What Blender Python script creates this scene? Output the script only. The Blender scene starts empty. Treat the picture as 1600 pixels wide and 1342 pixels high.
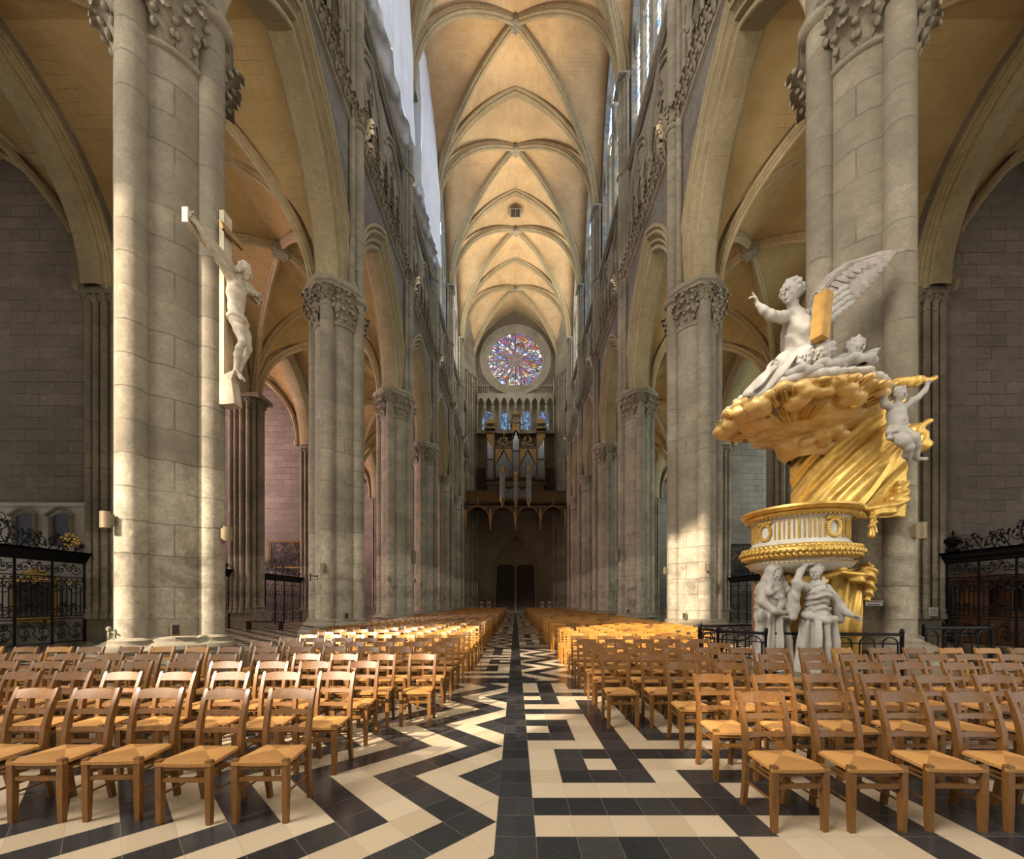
import bpy, math, random
import numpy as np
from math import sin, cos, pi, sqrt, atan2, acos, hypot
from mathutils import Vector, Matrix
random.seed(7)
SC = bpy.context.scene
COL = SC.collection

# ------------------------------------------------------------------ camera
FPX, VX, HY, EYE = 640.0, 805.5, 940.0, 1.58
cam_d = bpy.data.cameras.new('camera'); cam = bpy.data.objects.new('camera', cam_d); COL.objects.link(cam)
cam_d.sensor_fit = 'HORIZONTAL'; cam_d.sensor_width = 36.0; cam_d.lens = 36.0*FPX/1600
cam_d.shift_x = -(VX-800)/1600; cam_d.shift_y = (HY-671)/1600
cam_d.clip_start = .05; cam_d.clip_end = 400
cam.location = (0, 0, EYE); cam.rotation_euler = (pi/2, 0, 0)
SC.camera = cam
# ------------------------------------------------------------------ world, sun, exposure
wd = bpy.data.worlds.new('sky'); SC.world = wd; wd.use_nodes = True
bg = wd.node_tree.nodes['Background']; bg.inputs[0].default_value = (1.0, .97, .91, 1); bg.inputs[1].default_value = 1.5
SUN_DIR = Vector((.65, .76, -.60))
UPN, UPA = 7500, 190     # watts of the nave uplights and the added aisle ones
sd = bpy.data.lights.new('sun', 'SUN'); sd.energy = 12.0; sd.angle = .012; sd.color = (1.0, .86, .70)
sun = bpy.data.objects.new('sun', sd); COL.objects.link(sun); sun.location = (-30, -50, 40)
sun.rotation_euler = SUN_DIR.to_track_quat('-Z', 'Y').to_euler()
# added area fill standing for south transept windows, behind and left of viewer
ad = bpy.data.lights.new('transept_daylight', 'AREA'); ad.shape = 'RECTANGLE'; ad.size = 12; ad.size_y = 18; ad.energy = 7800; ad.color = (1.0, .97, .92)
al_ = bpy.data.objects.new('transept_daylight', ad); COL.objects.link(al_); al_.location = (-19, -9, 22)
al_.rotation_euler = (Vector((7, 12, 6))-Vector((-19, -9, 22))).to_track_quat('-Z', 'Y').to_euler()
SC.view_settings.view_transform = 'Standard'; SC.view_settings.look = 'None'
SC.view_settings.gamma = 1.0; SC.view_settings.use_curve_mapping = False
SC.view_settings.exposure = 0.68
cy = SC.cycles
cy.max_bounces = 6; cy.diffuse_bounces = 4; cy.glossy_bounces = 2; cy.transmission_bounces = 2; cy.transparent_max_bounces = 4
cy.caustics_reflective = False; cy.caustics_refractive = False; cy.sample_clamp_indirect = 4.0
cy.use_denoising = True

# ------------------------------------------------------------------ helpers
def W(px, py, d):
    return Vector(((px-VX)*d/FPX, d, EYE+(HY-py)*d/FPX))

def tag(o, label=None, cat=None, group=None, kind=None):
    if label: o['label'] = label
    if cat: o['category'] = cat
    if group: o['group'] = group
    if kind: o['kind'] = kind
    return o

def empty(name, loc=(0, 0, 0), rz=0, label=None, cat=None, group=None, kind=None):
    o = bpy.data.objects.new(name, None); COL.objects.link(o); o.empty_display_size = .2
    o.location = loc; o.rotation_euler = (0, 0, rz)
    return tag(o, label, cat, group, kind)

class MB:
    """collects faces of one mesh object"""
    def __init__(s): s.v = []; s.f = []; s.m = []; s.uv = None
    def add(s, vs, fs, m=0):
        b = len(s.v); s.v.extend([tuple(p) for p in vs])
        for f in fs: s.f.append(tuple(i+b for i in f)); s.m.append(m)
    def box(s, lo, hi, m=0):
        x0, y0, z0 = lo; x1, y1, z1 = hi
        s.add([(x0,y0,z0),(x1,y0,z0),(x1,y1,z0),(x0,y1,z0),(x0,y0,z1),(x1,y0,z1),(x1,y1,z1),(x0,y1,z1)],
              [(3,2,1,0),(4,5,6,7),(0,1,5,4),(1,2,6,5),(2,3,7,6),(3,0,4,7)], m)
    def cbox(s, c, size, rz=0, m=0, rot=None):
        hx, hy, hz = size[0]/2, size[1]/2, size[2]/2
        R = rot if rot else Matrix.Rotation(rz, 3, 'Z')
        vs = [Vector(c)+R@Vector(p) for p in ((-hx,-hy,-hz),(hx,-hy,-hz),(hx,hy,-hz),(-hx,hy,-hz),(-hx,-hy,hz),(hx,-hy,hz),(hx,hy,hz),(-hx,hy,hz))]
        s.add(vs, [(3,2,1,0),(4,5,6,7),(0,1,5,4),(1,2,6,5),(2,3,7,6),(3,0,4,7)], m)
    def loft(s, rings, closed=True, caps=True, m=0):
        n = len(rings[0]); vs = [p for r in rings for p in r]; fs = []
        for i in range(len(rings)-1):
            for j in range(n if closed else n-1):
                k = (j+1) % n
                fs.append((i*n+j, i*n+k, (i+1)*n+k, (i+1)*n+j))
        if caps and closed:
            fs.append(tuple(range(n))[::-1]); fs.append(tuple((len(rings)-1)*n+j for j in range(n)))
        s.add(vs, fs, m)
    def lathe(s, prof, n=16, c=(0, 0, 0), m=0, a0=0.0, a1=2*pi, caps=True, disp=None):
        full = abs(a1-a0-2*pi) < 1e-6; cnt = n if full else n+1
        rings = []
        for (r, z) in prof:
            ring = []
            for j in range(cnt):
                a = a0+(a1-a0)*j/n
                rr = r+(disp(a, z) if disp else 0)
                ring.append((c[0]+rr*cos(a), c[1]+rr*sin(a), c[2]+z))
            rings.append(ring)
        s.loft(rings, full, caps and full, m)
    def cyl(s, x, y, z0, z1, r, n=12, m=0, r1=None):
        s.lathe([(r, z0), (r if r1 is None else r1, z1)], n, (x, y, 0), m)
    def tube(s, path, r, n=6, m=0, caps=True):
        P = [Vector(p) for p in path]; k = len(P)
        if k < 2: return
        rr = r if isinstance(r, (list, tuple)) else [r]*k
        up = None; rings = []
        for i in range(k):
            t = (P[min(i+1, k-1)]-P[max(i-1, 0)])
            if t.length < 1e-9: t = Vector((0, 0, 1))
            t.normalize()
            if up is None:
                up = Vector((0, 0, 1)) if abs(t.z) < .9 else Vector((1, 0, 0))
            a = up-t*up.dot(t)
            if a.length < 1e-6: a = t.orthogonal()
            a.normalize(); b = t.cross(a); up = a
            rings.append([P[i]+(a*cos(2*pi*j/n)+b*sin(2*pi*j/n))*rr[i] for j in range(n)])
        s.loft(rings, True, caps, m)
    def blob(s, c, r, n=6, k=4, m=0, R=None):
        rx, ry, rz = r if isinstance(r, (tuple, list)) else (r, r, r)
        c = Vector(c); vs = []; fs = []
        for i in range(1, k):
            t = pi*i/k
            for j in range(n):
                p = Vector((rx*sin(t)*cos(2*pi*j/n), ry*sin(t)*sin(2*pi*j/n), rz*cos(t)))
                vs.append(c+(R@p if R else p))
        vs.append(c+(R@Vector((0,0,rz)) if R else Vector((0,0,rz)))); vs.append(c+(R@Vector((0,0,-rz)) if R else Vector((0,0,-rz))))
        a = (k-1)*n
        for j in range(n):
            q = (j+1) % n
            fs.append((a, j, q)); fs.append((a+1, (k-2)*n+q, (k-2)*n+j))
            for i in range(k-2): fs.append((i*n+j, (i+1)*n+j, (i+1)*n+q, i*n+q))
        s.add(vs, fs, m)
    def sweep_arch(s, to3, a, h, z0, uc, prof, n=10, m=0, leg=0.0):
        """profile (offset, t) swept along a pointed arch of half span a and rise h"""
        rows = []
        for (o, t) in prof:
            rows.append([to3(uc+u, z0+z, t) for (u, z) in arch_pts(a, h, o, n, leg)])
        cnt = len(rows[0]); vs = [p for r in rows for p in r]; fs = []
        for i in range(len(rows)-1):
            for j in range(cnt-1):
                fs.append((i*cnt+j, i*cnt+j+1, (i+1)*cnt+j+1, (i+1)*cnt+j))
        s.add(vs, fs, m)
    def sweep(s, path, lat, prof, m=0, closed=True):
        """profile (a, b) along a 3D path; lat = fixed lateral direction, b along path normal"""
        P = [Vector(p) for p in path]; k = len(P); L = Vector(lat).normalized(); rings = []
        for i in range(k):
            t = (P[min(i+1, k-1)]-P[max(i-1, 0)]).normalized()
            nn = L.cross(t).normalized()
            rings.append([P[i]+L*a+nn*b for (a, b) in prof])
        s.loft(rings, closed, closed, m)
    def build(s, name, mats, parent=None, smooth=35, kind=None):
        me = bpy.data.meshes.new(name); me.from_pydata(s.v, [], s.f)
        if not isinstance(mats, (list, tuple)): mats = [mats]
        for mm in mats: me.materials.append(mm)
        if len(mats) > 1: me.polygons.foreach_set('material_index', s.m)
        if s.uv is not None:
            ul = me.uv_layers.new(name='UVMap')
            idx = np.empty(len(me.loops), dtype=np.int32); me.loops.foreach_get('vertex_index', idx)
            ul.data.foreach_set('uv', np.array(s.uv, dtype=np.float32)[idx].ravel())
        if smooth:
            me.polygons.foreach_set('use_smooth', [True]*len(me.polygons))
            me.set_sharp_from_angle(angle=math.radians(smooth))
        me.update()
        o = bpy.data.objects.new(name, me); COL.objects.link(o)
        if parent: o.parent = parent
        if kind: o['kind'] = kind
        return o

def arch_pts(a, h, o=0.0, n=10, leg=0.0):
    c = (h*h-a*a)/(2*a); R = a+c
    th = acos(max(-1, min(1, c/(R+o)))) if R+o > abs(c) else 0
    right = [(-c+(R+o)*cos(th*i/n), (R+o)*sin(th*i/n)) for i in range(n+1)]
    right[-1] = (0.0, right[-1][1])
    if leg: right = [(right[0][0], -leg)]+right
    left = [(-u, z) for (u, z) in right]
    return left[:-1]+right[::-1]

def arch_z(a, h, x):
    c = (h*h-a*a)/(2*a); R = a+c; x = min(abs(x), a)
    return sqrt(max(0, R*R-(x+c)**2))

def roll(o, t, r, k=5, a0=-20, a1=200, flip=1):
    """half round moulding seen in the (offset, t) plane"""
    return [(o+r*cos(math.radians(a0+(a1-a0)*i/k)), t+flip*r*sin(math.radians(a0+(a1-a0)*i/k))) for i in range(k+1)]

# ------------------------------------------------------------------ materials
class G:
    def __init__(s, name):
        s.mat = bpy.data.materials.new(name); s.mat.use_nodes = True; s.nt = s.mat.node_tree
        s.nt.nodes.clear(); s.out = s.nt.nodes.new('ShaderNodeOutputMaterial')
    def n(s, t, props=None, **ins):
        nd = s.nt.nodes.new('ShaderNode'+t)
        for k, v in (props or {}).items(): setattr(nd, k, v)
        for k, v in ins.items():
            sock = nd.inputs[int(k[1:])] if (k[0] == 'i' and k[1:].isdigit()) else nd.inputs[k.replace('_', ' ')]
            s.put(sock, v)
        return nd
    def put(s, sock, v):
        if isinstance(v, bpy.types.NodeSocket): s.nt.links.new(v, sock)
        elif isinstance(v, (tuple, list)):
            sock.default_value = tuple(v)+((1,) if len(v) == 3 and sock.type == 'RGBA' else ())
        else: sock.default_value = v
    def m(s, op, a, b=None, c=None):
        d = {'i0': a}
        if b is not None: d['i1'] = b
        if c is not None: d['i2'] = c
        return s.n('Math', {'operation': op}, **d).outputs[0]
    def mix(s, f, a, b, mode='MIX'):
        nd = s.n('MixRGB', {'blend_type': mode}, i0=f, i1=a, i2=b); return nd.outputs[0]
    def ramp(s, f, x0, x1, y0=0.0, y1=1.0):
        return s.n('MapRange', None, i0=f, i1=x0, i2=x1, i3=y0, i4=y1).outputs[0]
    def noise(s, vec, scale, detail=4, rough=.6, dist=0.0):
        return s.n('TexNoise', None, Vector=vec, Scale=scale, Detail=detail, Roughness=rough, Distortion=dist).outputs[0]
    def pos(s): return s.n('NewGeometry').outputs['Position']
    def obj(s): return s.n('TexCoord').outputs['Object']
    def bump(s, h, strength=.3, dist=.02, nrm=None):
        d = dict(Height=h, Strength=strength, Distance=dist)
        if nrm: d['Normal'] = nrm
        return s.n('Bump', None, **d).outputs[0]
    def done(s, col, rough=.8, metal=0.0, nrm=None, spec=.3, emit=None, estr=1.0, coat=0.0):
        b = s.n('BsdfPrincipled', None, Base_Color=col, Roughness=rough, Metallic=metal)
        b.inputs['Specular IOR Level'].default_value = spec
        if coat: b.inputs['Coat Weight'].default_value = coat; b.inputs['Coat Roughness'].default_value = .12
        if nrm is not None: s.put(b.inputs['Normal'], nrm)
        if emit is not None: s.put(b.inputs['Emission Color'], emit); s.put(b.inputs['Emission Strength'], estr)
        s.nt.links.new(b.outputs[0], s.out.inputs[0]); return s.mat

def stone(name, base, dark, mode='wall', bw=.95, bh=.42, mortar=.011, clean=None, joint=.6, vary=.82, stain=(.42, .7), bstr=.5, soot=0.0, fine=.5):
    g = G(name); P = g.pos(); sp = g.n('SeparateXYZ', None, Vector=P)
    x, y, z = sp.outputs
    wob = g.m('MULTIPLY', g.m('SUBTRACT', g.noise(P, 2.2, 5), .5), .10)
    if mode == 'uv':
        vec = g.n('TexCoord').outputs['UV']
        vec = g.n('VectorMath', {'operation': 'ADD'}, i0=vec, i1=g.n('CombineXYZ', None, X=0.0, Y=wob).outputs[0]).outputs[0]
    else:
        if mode == 'wall':
            ns = g.n('SeparateXYZ', None, Vector=g.n('NewGeometry').outputs['True Normal'])
            sel = g.m('GREATER_THAN', g.m('ABSOLUTE', ns.outputs[0]), g.m('ABSOLUTE', ns.outputs[1]))
            u = g.m('ADD', g.m('MULTIPLY', y, sel), g.m('MULTIPLY', x, g.m('SUBTRACT', 1.0, sel)))
        elif mode == 'pier':
            so = g.n('SeparateXYZ', None, Vector=g.obj())
            u = g.m('MULTIPLY', g.m('ARCTAN2', so.outputs[1], so.outputs[0]), .8)
        else: u = g.m('MULTIPLY', x, 0.02)
        vec = g.n('CombineXYZ', None, X=u, Y=g.m('ADD', z, wob)).outputs[0]
    br = g.n('TexBrick', {'offset': .5, 'squash': 1.0}, Vector=vec, Color1=(vary,)*3, Color2=(1, 1, 1), Mortar=g.mix(g.ramp(g.noise(P, .55, 3), .46, .54), (joint*.62,)*3, (min(1.25, joint*2.0),)*3), Scale=1.0)
    br.inputs['Mortar Size'].default_value = mortar; br.inputs['Mortar Smooth'].default_value = .35
    br.inputs['Brick Width'].default_value = bw; br.inputs['Row Height'].default_value = bh; br.inputs['Bias'].default_value = .1
    n1 = g.noise(P, .32, 6, .65, .4); n2 = g.noise(P, 5.0, 8, .7); n3 = g.noise(P, 1.3, 5, .7, .8)
    c = g.mix(g.ramp(n1, stain[0], stain[1]), base, dark)
    if clean:
        zz = g.m('ADD', z, g.m('MULTIPLY', g.m('SUBTRACT', n3, .5), 1.1))
        c = g.mix(g.ramp(zz, 4.5, 3.9), c, clean)
        band = g.m('MULTIPLY', g.ramp(zz, 1.2, 1.7), g.ramp(zz, 3.4, 2.6))
        c = g.mix(g.m('MULTIPLY', band, g.ramp(n3, .46, .66, 0, .75)), c, (.17, .135, .085))
    jn = g.ramp(g.noise(P, .9, 4, .7), .36, .62, .25, 1)
    brc = g.mix(g.m('MULTIPLY', g.m('SUBTRACT', 1.0, jn), br.outputs['Fac']), br.outputs['Color'], ((1+vary)/2,)*3)
    c = g.mix(1.0, c, brc, 'MULTIPLY')
    c = g.mix(g.ramp(n2, .35, .75, fine, 0), c, tuple(k*.55 for k in dark))
    if soot: c = g.mix(g.ramp(n3, .5, .72, 0, soot), c, (.10, .085, .07))
    n4 = g.noise(P, 17, 7, .75)
    c = g.mix(g.ramp(n4, .40, .62, fine*.7, 0), c, tuple(k*.5 for k in dark))
    h = g.m('SUBTRACT', g.m('ADD', g.m('MULTIPLY', n2, .5), g.m('MULTIPLY', n4, .25)), g.m('MULTIPLY', br.outputs['Fac'], .9))
    return g.done(c, .88, nrm=g.bump(h, bstr, .03), spec=.2)

def plain(name, col, rough=.6, metal=0.0, var=.25, scale=6.0, bump=.15, dist=.01, spec=.3, coat=0.0, dark=None):
    g = G(name); P = g.obj(); n = g.noise(P, scale, 6, .65)
    c = g.mix(g.ramp(n, .35, .7), col, dark if dark else tuple(k*(1-var) for k in col))
    return g.done(c, rough, metal, g.bump(n, bump, dist) if bump else None, spec, coat=coat)

M = {}
M['pier'] = stone('limestone_pier', (.46, .39, .27), (.25, .205, .14), 'pier', 1.26, .62, .013, vary=.74, clean=(.55, .475, .34), stain=(.36, .62), soot=.35, bstr=.8)
M['shaft'] = stone('limestone_shaft', (.46, .39, .275), (.25, .205, .14), 'shaft', 9, .62, .014, vary=.74, clean=(.55, .475, .34), stain=(.36, .62), soot=.35, bstr=.8)
M['wall'] = stone('limestone_wall', (.39, .34, .265), (.19, .16, .125), 'wall', .9, .36, .014, vary=.68, stain=(.35, .62), soot=.65, bstr=1.0, fine=.7)
M['carved'] = stone('carved_limestone', (.42, .355, .25), (.22, .18, .12), 'shaft', 9, 3, .0, stain=(.38, .66))
M['arch'] = stone('arch_limestone', (.48, .385, .225), (.30, .225, .115), 'wall', .5, .5, .006, stain=(.38, .68), vary=.88)
M['chapel'] = stone('chapel_wall_stone', (.34, .285, .235), (.21, .17, .135), 'wall', 1.15, .47, .015, vary=.72, stain=(.36, .66), joint=.5, bstr=.9, clean=None)
M['dado'] = plain('limewashed_stone', (.52, .47, .39), .85, var=.3, scale=1.5, bump=.2)
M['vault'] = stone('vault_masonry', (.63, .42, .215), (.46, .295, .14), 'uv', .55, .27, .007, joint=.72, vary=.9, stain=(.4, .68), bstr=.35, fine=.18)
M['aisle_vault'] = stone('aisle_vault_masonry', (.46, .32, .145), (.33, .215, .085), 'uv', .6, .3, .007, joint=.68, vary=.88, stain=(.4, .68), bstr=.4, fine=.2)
M['rib'] = stone('rib_limestone', (.54, .415, .235), (.36, .26, .13), 'wall', .7, .7, .006, stain=(.4, .7), vary=.88)
M['west'] = stone('west_wall_stone', (.36, .29, .20), (.22, .175, .12), 'wall', 1.2, .55, .012, stain=(.36, .66))
M['iron'] = plain('wrought_iron', (.012, .012, .013), .45, .6, var=.3, bump=.1, spec=.5)
M['gold'] = plain('gilding', (.74, .48, .13), .40, .6, var=.4, scale=7, bump=.15, dark=(.52, .30, .06))
M['gold_paint'] = plain('gilded_cloud_plaster', (.74, .50, .20), .45, .25, var=.4, scale=3.5, bump=.3, dark=(.58, .34, .09))
M['statue'] = plain('statue_marble', (.43, .39, .33), .6, 0, var=.3, scale=5, bump=.15)
M['cloud'] = plain('cloud_plaster', (.55, .485, .39), .7, 0, var=.25, scale=5, bump=.2)
M['ivory'] = plain('ivory_paint', (.60, .55, .44), .5, 0, var=.15, scale=4, bump=.08)
M['corpus'] = plain('aged_carved_limewood', (.55, .45, .32), .6, 0, var=.5, scale=7, bump=.2)
M['crosswood'] = plain('pale_cross_wood', (.50, .40, .27), .65, 0, var=.35, scale=4, bump=.15)
M['wing'] = plain('weathered_wing_marble', (.36, .30, .25), .65, 0, var=.35, scale=8, bump=.2)
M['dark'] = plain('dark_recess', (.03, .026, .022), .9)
M['lampbrass'] = plain('dull_brass', (.22, .165, .09), .45, .3, var=.2)
M['darkwood'] = plain('dark_oak', (.045, .030, .020), .6, 0, var=.4, scale=4)
M['redwood'] = plain('brown_confessional_oak', (.20, .085, .030), .5, 0, var=.45, scale=4)
M['pipe'] = plain('tin_organ_pipe', (.40, .39, .37), .35, .75, var=.3, scale=2)
M['organ_case'] = plain('brown_organ_case', (.105, .062, .028), .55, .1, var=.4, scale=3)
M['oldgold'] = plain('old_gilded_carving', (.34, .20, .065), .5, .4, var=.6, scale=7, bump=.5)
M['paper'] = plain('white_paper', (.75, .75, .74), .7, var=.05)
M['sheet'] = None

def wood(name, col, dark, coat=.12):
    g = G(name); o = g.obj(); rnd = g.n('ObjectInfo').outputs['Random']
    mp = g.n('Mapping', None, Vector=o); mp.inputs['Scale'].default_value = (14, 14, 3)
    v = g.n('VectorMath', {'operation': 'ADD'}, i0=mp.outputs[0], i1=g.n('CombineXYZ', None, X=g.m('MULTIPLY', rnd, 9.0), Y=rnd, Z=0.0).outputs[0]).outputs[0]
    n = g.noise(v, 1.6, 8, .7, 1.5)
    c = g.mix(g.ramp(n, .3, .72), col, dark)
    c = g.mix(g.m('MULTIPLY', rnd, .4), c, tuple(k*.55 for k in col))
    return g.done(c, .42, nrm=g.bump(n, .12, .005), spec=.35, coat=coat)
M['wood'] = wood('varnished_brown_beech', (.225, .098, .022), (.085, .034, .008))
M['goldwood'] = wood('honey_varnished_beech', (.42, .19, .030), (.24, .098, .015))

def rush(name, col, dark):
    g = G(name); sp = g.n('SeparateXYZ', None, Vector=g.obj()); x, y, z = sp.outputs
    y2 = g.m('SUBTRACT', y, .185)
    sel = g.m('GREATER_THAN', g.m('MULTIPLY', g.m('ABSOLUTE', x), .95), g.m('ABSOLUTE', y2))
    u = g.m('ADD', g.m('MULTIPLY', y, sel), g.m('MULTIPLY', x, g.m('SUBTRACT', 1.0, sel)))
    w = g.m('SINE', g.m('MULTIPLY', u, 620.0))
    n = g.noise(g.obj(), 24, 5, .7)
    n2 = g.noise(g.n('CombineXYZ', None, X=g.m('MULTIPLY', u, 90.0), Y=0.0).outputs[0], 1, 2)
    c = g.mix(g.ramp(g.m('ADD', g.m('MULTIPLY', w, .18), g.m('ADD', g.m('MULTIPLY', n, .4), g.m('MULTIPLY', n2, .6))), .25, .8), dark, col)
    c = g.mix(g.m('MULTIPLY', sel, .45), c, tuple(min(1, k*1.5) for k in col))  # side quarters lightened in the colour, for the sheen across the strands
    return g.done(c, .6, nrm=g.bump(w, .45, .004), spec=.3)
M['rush'] = rush('woven_rush', (.47, .235, .068), (.24, .105, .026))

TS = .2730   # floor tile
ROW0 = 2.755
def marble(name, kind):
    g = G(name); P = g.pos(); sp = g.n('SeparateXYZ', None, Vector=P); x, y, z = sp.outputs
    def dist_grid(u, off):
        f = g.m('FRACT', g.m('DIVIDE', g.m('SUBTRACT', u, off), TS))
        return g.m('SUBTRACT', .5, g.m('ABSOLUTE', g.m('SUBTRACT', f, .5)))
    def cell(u, off): return g.m('FLOOR', g.m('DIVIDE', g.m('SUBTRACT', u, off), TS))
    ax = g.m('ABSOLUTE', x)
    if kind == 'chevron':
        u = g.m('MULTIPLY', g.m('ADD', ax, y), .70711); w = g.m('MULTIPLY', g.m('SUBTRACT', ax, y), .70711)
        o1, o2 = .137*.7071+2.94*.7071, .137*.7071-2.94*.7071
    else: u, w, o1, o2 = ax, y, .137, ROW0
    gr = g.m('LESS_THAN', g.m('MINIMUM', dist_grid(u, o1), dist_grid(w, o2)), .008)
    cid = g.n('CombineXYZ', None, X=cell(u, o1), Y=cell(w, o2), Z=g.m('SIGN', x)).outputs[0]
    wn = g.n('TexWhiteNoise', {'noise_dimensions': '3D'}, Vector=cid).outputs['Value']
    n = g.noise(P, 3.2, 9, .72, 1.2); n2 = g.noise(P, 14, 6, .7, .5)
    cream = g.mix(wn, (.50, .395, .265), (.41, .31, .195))
    cream = g.mix(g.ramp(n, .5, .75, 0, .4), cream, (.40, .30, .19))
    black = g.mix(g.ramp(g.m('ADD', g.m('MULTIPLY', wn, .4), g.m('MULTIPLY', n2, .6)), .3, .8), (.016, .016, .017), (.042, .040, .037))
    if kind == 'cream': c = cream
    elif kind == 'black': c = black
    else:
        v = g.m('SUBTRACT', ax, .137)
        ph = g.m('DIVIDE', g.m('SUBTRACT', y, 2.94), 1.544)
        T = g.m('MULTIPLY', g.m('ABSOLUTE', g.m('SUBTRACT', g.m('FRACT', g.m('ADD', ph, .5)), .5)), 1.544)
        k = g.m('FLOOR', g.m('DIVIDE', g.m('SUBTRACT', v, T), .386))
        odd = g.m('GREATER_THAN', g.m('FRACT', g.m('MULTIPLY', g.m('ADD', k, 100.0), .5)), .25)
        c = g.mix(odd, black, cream)
    c = g.mix(g.m('MULTIPLY', gr, .5), c, (.20, .17, .13))
    r = g.ramp(n, .3, .8, .16, .36)
    return g.done(c, r, nrm=g.bump(g.m('ADD', g.m('MULTIPLY', gr, -.6), g.m('MULTIPLY', n2, .15)), .12, .006), spec=.45)
M['cream'] = marble('cream_marble', 'cream'); M['black'] = marble('black_marble', 'black'); M['chevron'] = marble('chevron_marble', 'chevron')

def glass(name, cols, strength, scale=2.6, lead=.04):
    g = G(name); P = g.pos()
    v1 = g.n('TexVoronoi', {'feature': 'F1'}, Vector=P, Scale=scale); v2 = g.n('TexVoronoi', {'feature': 'DISTANCE_TO_EDGE'}, Vector=P, Scale=scale)
    r = g.n('SeparateColor', None, i0=v1.outputs['Color']).outputs[0]
    cr = g.n('ValToRGB', None, i0=r); cr.color_ramp.interpolation = 'CONSTANT'
    el = cr.color_ramp.elements
    while len(el) < len(cols): el.new(.5)
    for i, c in enumerate(cols): el[i].position = i/len(cols); el[i].color = tuple(c)+(1,)
    c = g.mix(g.m('LESS_THAN', v2.outputs['Distance'], lead), cr.outputs[0], (.01, .01, .012))
    return g.done((.02, .02, .02), .2, emit=c, estr=strength)
M['grisaille'] = glass('grisaille_glass', [(.9, .95, 1), (.75, .88, 1), (.25, .5, .9), (.95, .97, .9), (.6, .8, 1), (.12, .25, .7)], 3.0, 3.0)
M['clearglass'] = glass('clear_west_glass', [(.95, 1, 1), (.85, .95, 1), (1, 1, .95)], 5.5, 3.0)  # glow set stronger than the other windows, to brighten the west end
M['rose'] = glass('rose_glass', [(.9, .85, .9), (.65, .12, .10), (.10, .16, .65), (.9, .6, .2), (.95, .9, .95), (.35, .12, .45), (.15, .5, .75), (.75, .55, .7)], .85, 2.6, .05)
g = G('rose_window_glass'); so = g.n('SeparateXYZ', None, Vector=g.obj()); rx, ry, rz_ = so.outputs
th = g.m('ARCTAN2', ry, rx); rr_ = g.m('SQRT', g.m('ADD', g.m('MULTIPLY', rx, rx), g.m('MULTIPLY', ry, ry)))
vec = g.n('CombineXYZ', None, X=g.m('MULTIPLY', th, 7.64), Y=g.m('MULTIPLY', rr_, 1.9), Z=0.0).outputs[0]
vo = g.n('TexVoronoi', {'feature': 'F1'}, Vector=vec, Scale=1.0); ve = g.n('TexVoronoi', {'feature': 'DISTANCE_TO_EDGE'}, Vector=vec, Scale=1.0)
cr = g.n('ValToRGB', None, i0=g.n('SeparateColor', None, i0=vo.outputs['Color']).outputs[0]); cr.color_ramp.interpolation = 'CONSTANT'; el = cr.color_ramp.elements
pal = [(.80, .72, .82), (.55, .07, .07), (.09, .10, .42), (.78, .70, .80), (.75, .42, .10), (.30, .12, .38), (.85, .80, .85), (.16, .26, .55), (.62, .30, .42), (.45, .58, .62)]
while len(el) < len(pal): el.new(.5)
for i, c in enumerate(pal): el[i].position = i/len(pal); el[i].color = c+(1,)
fr = g.m('ABSOLUTE', g.m('SUBTRACT', g.m('FRACT', g.m('MULTIPLY', th, 16/(2*pi))), .5))
lead = g.m('MAXIMUM', g.m('LESS_THAN', ve.outputs['Distance'], .06), g.m('GREATER_THAN', fr, .46))
c = g.mix(g.ramp(rr_, 1.5, 1.2, 0, .6), cr.outputs[0], (.16, .06, .08)); c = g.mix(lead, c, (.03, .022, .018))
M['rose'] = g.done((.02, .02, .02), .2, emit=c, estr=.85)
M['dimglass'] = glass('dusty_chapel_glass', [(1, .92, .8), (.9, .85, .8), (.8, .8, .85)], 1.3, 2.4)  # window glow set low to keep the near chapel walls dim
M['lowglass'] = glass('west_gallery_glass', [(.1, .2, .4), (.2, .35, .6), (.05, .08, .2), (.3, .5, .7)], .55, 4.0)
M['pinkglass'] = glass('rose_tinted_glass', [(1, .72, .68), (1, .55, .55), (.95, .8, .75), (.9, .65, .8)], 11.0, 2.4)
M['coolglass'] = glass('sea_green_glass', [(.75, .95, .9), (.6, .9, .9), (.9, 1, .95), (.7, .85, .95)], 5.5, 2.4)
# ------------------------------------------------------------------ structure
B = 8.06; PX = 7.3; Y0 = 8.66
PY = [Y0+B*k for k in range(6)]
YW = 57.5; SPR = 14.0; VS = 32.8; VH = 9.7
BAYS = [(Y0+B*k, Y0+B*(k+1)) for k in range(5)]+[(PY[5], YW)]
SIDES = (('left', -1), ('right', 1))

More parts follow.
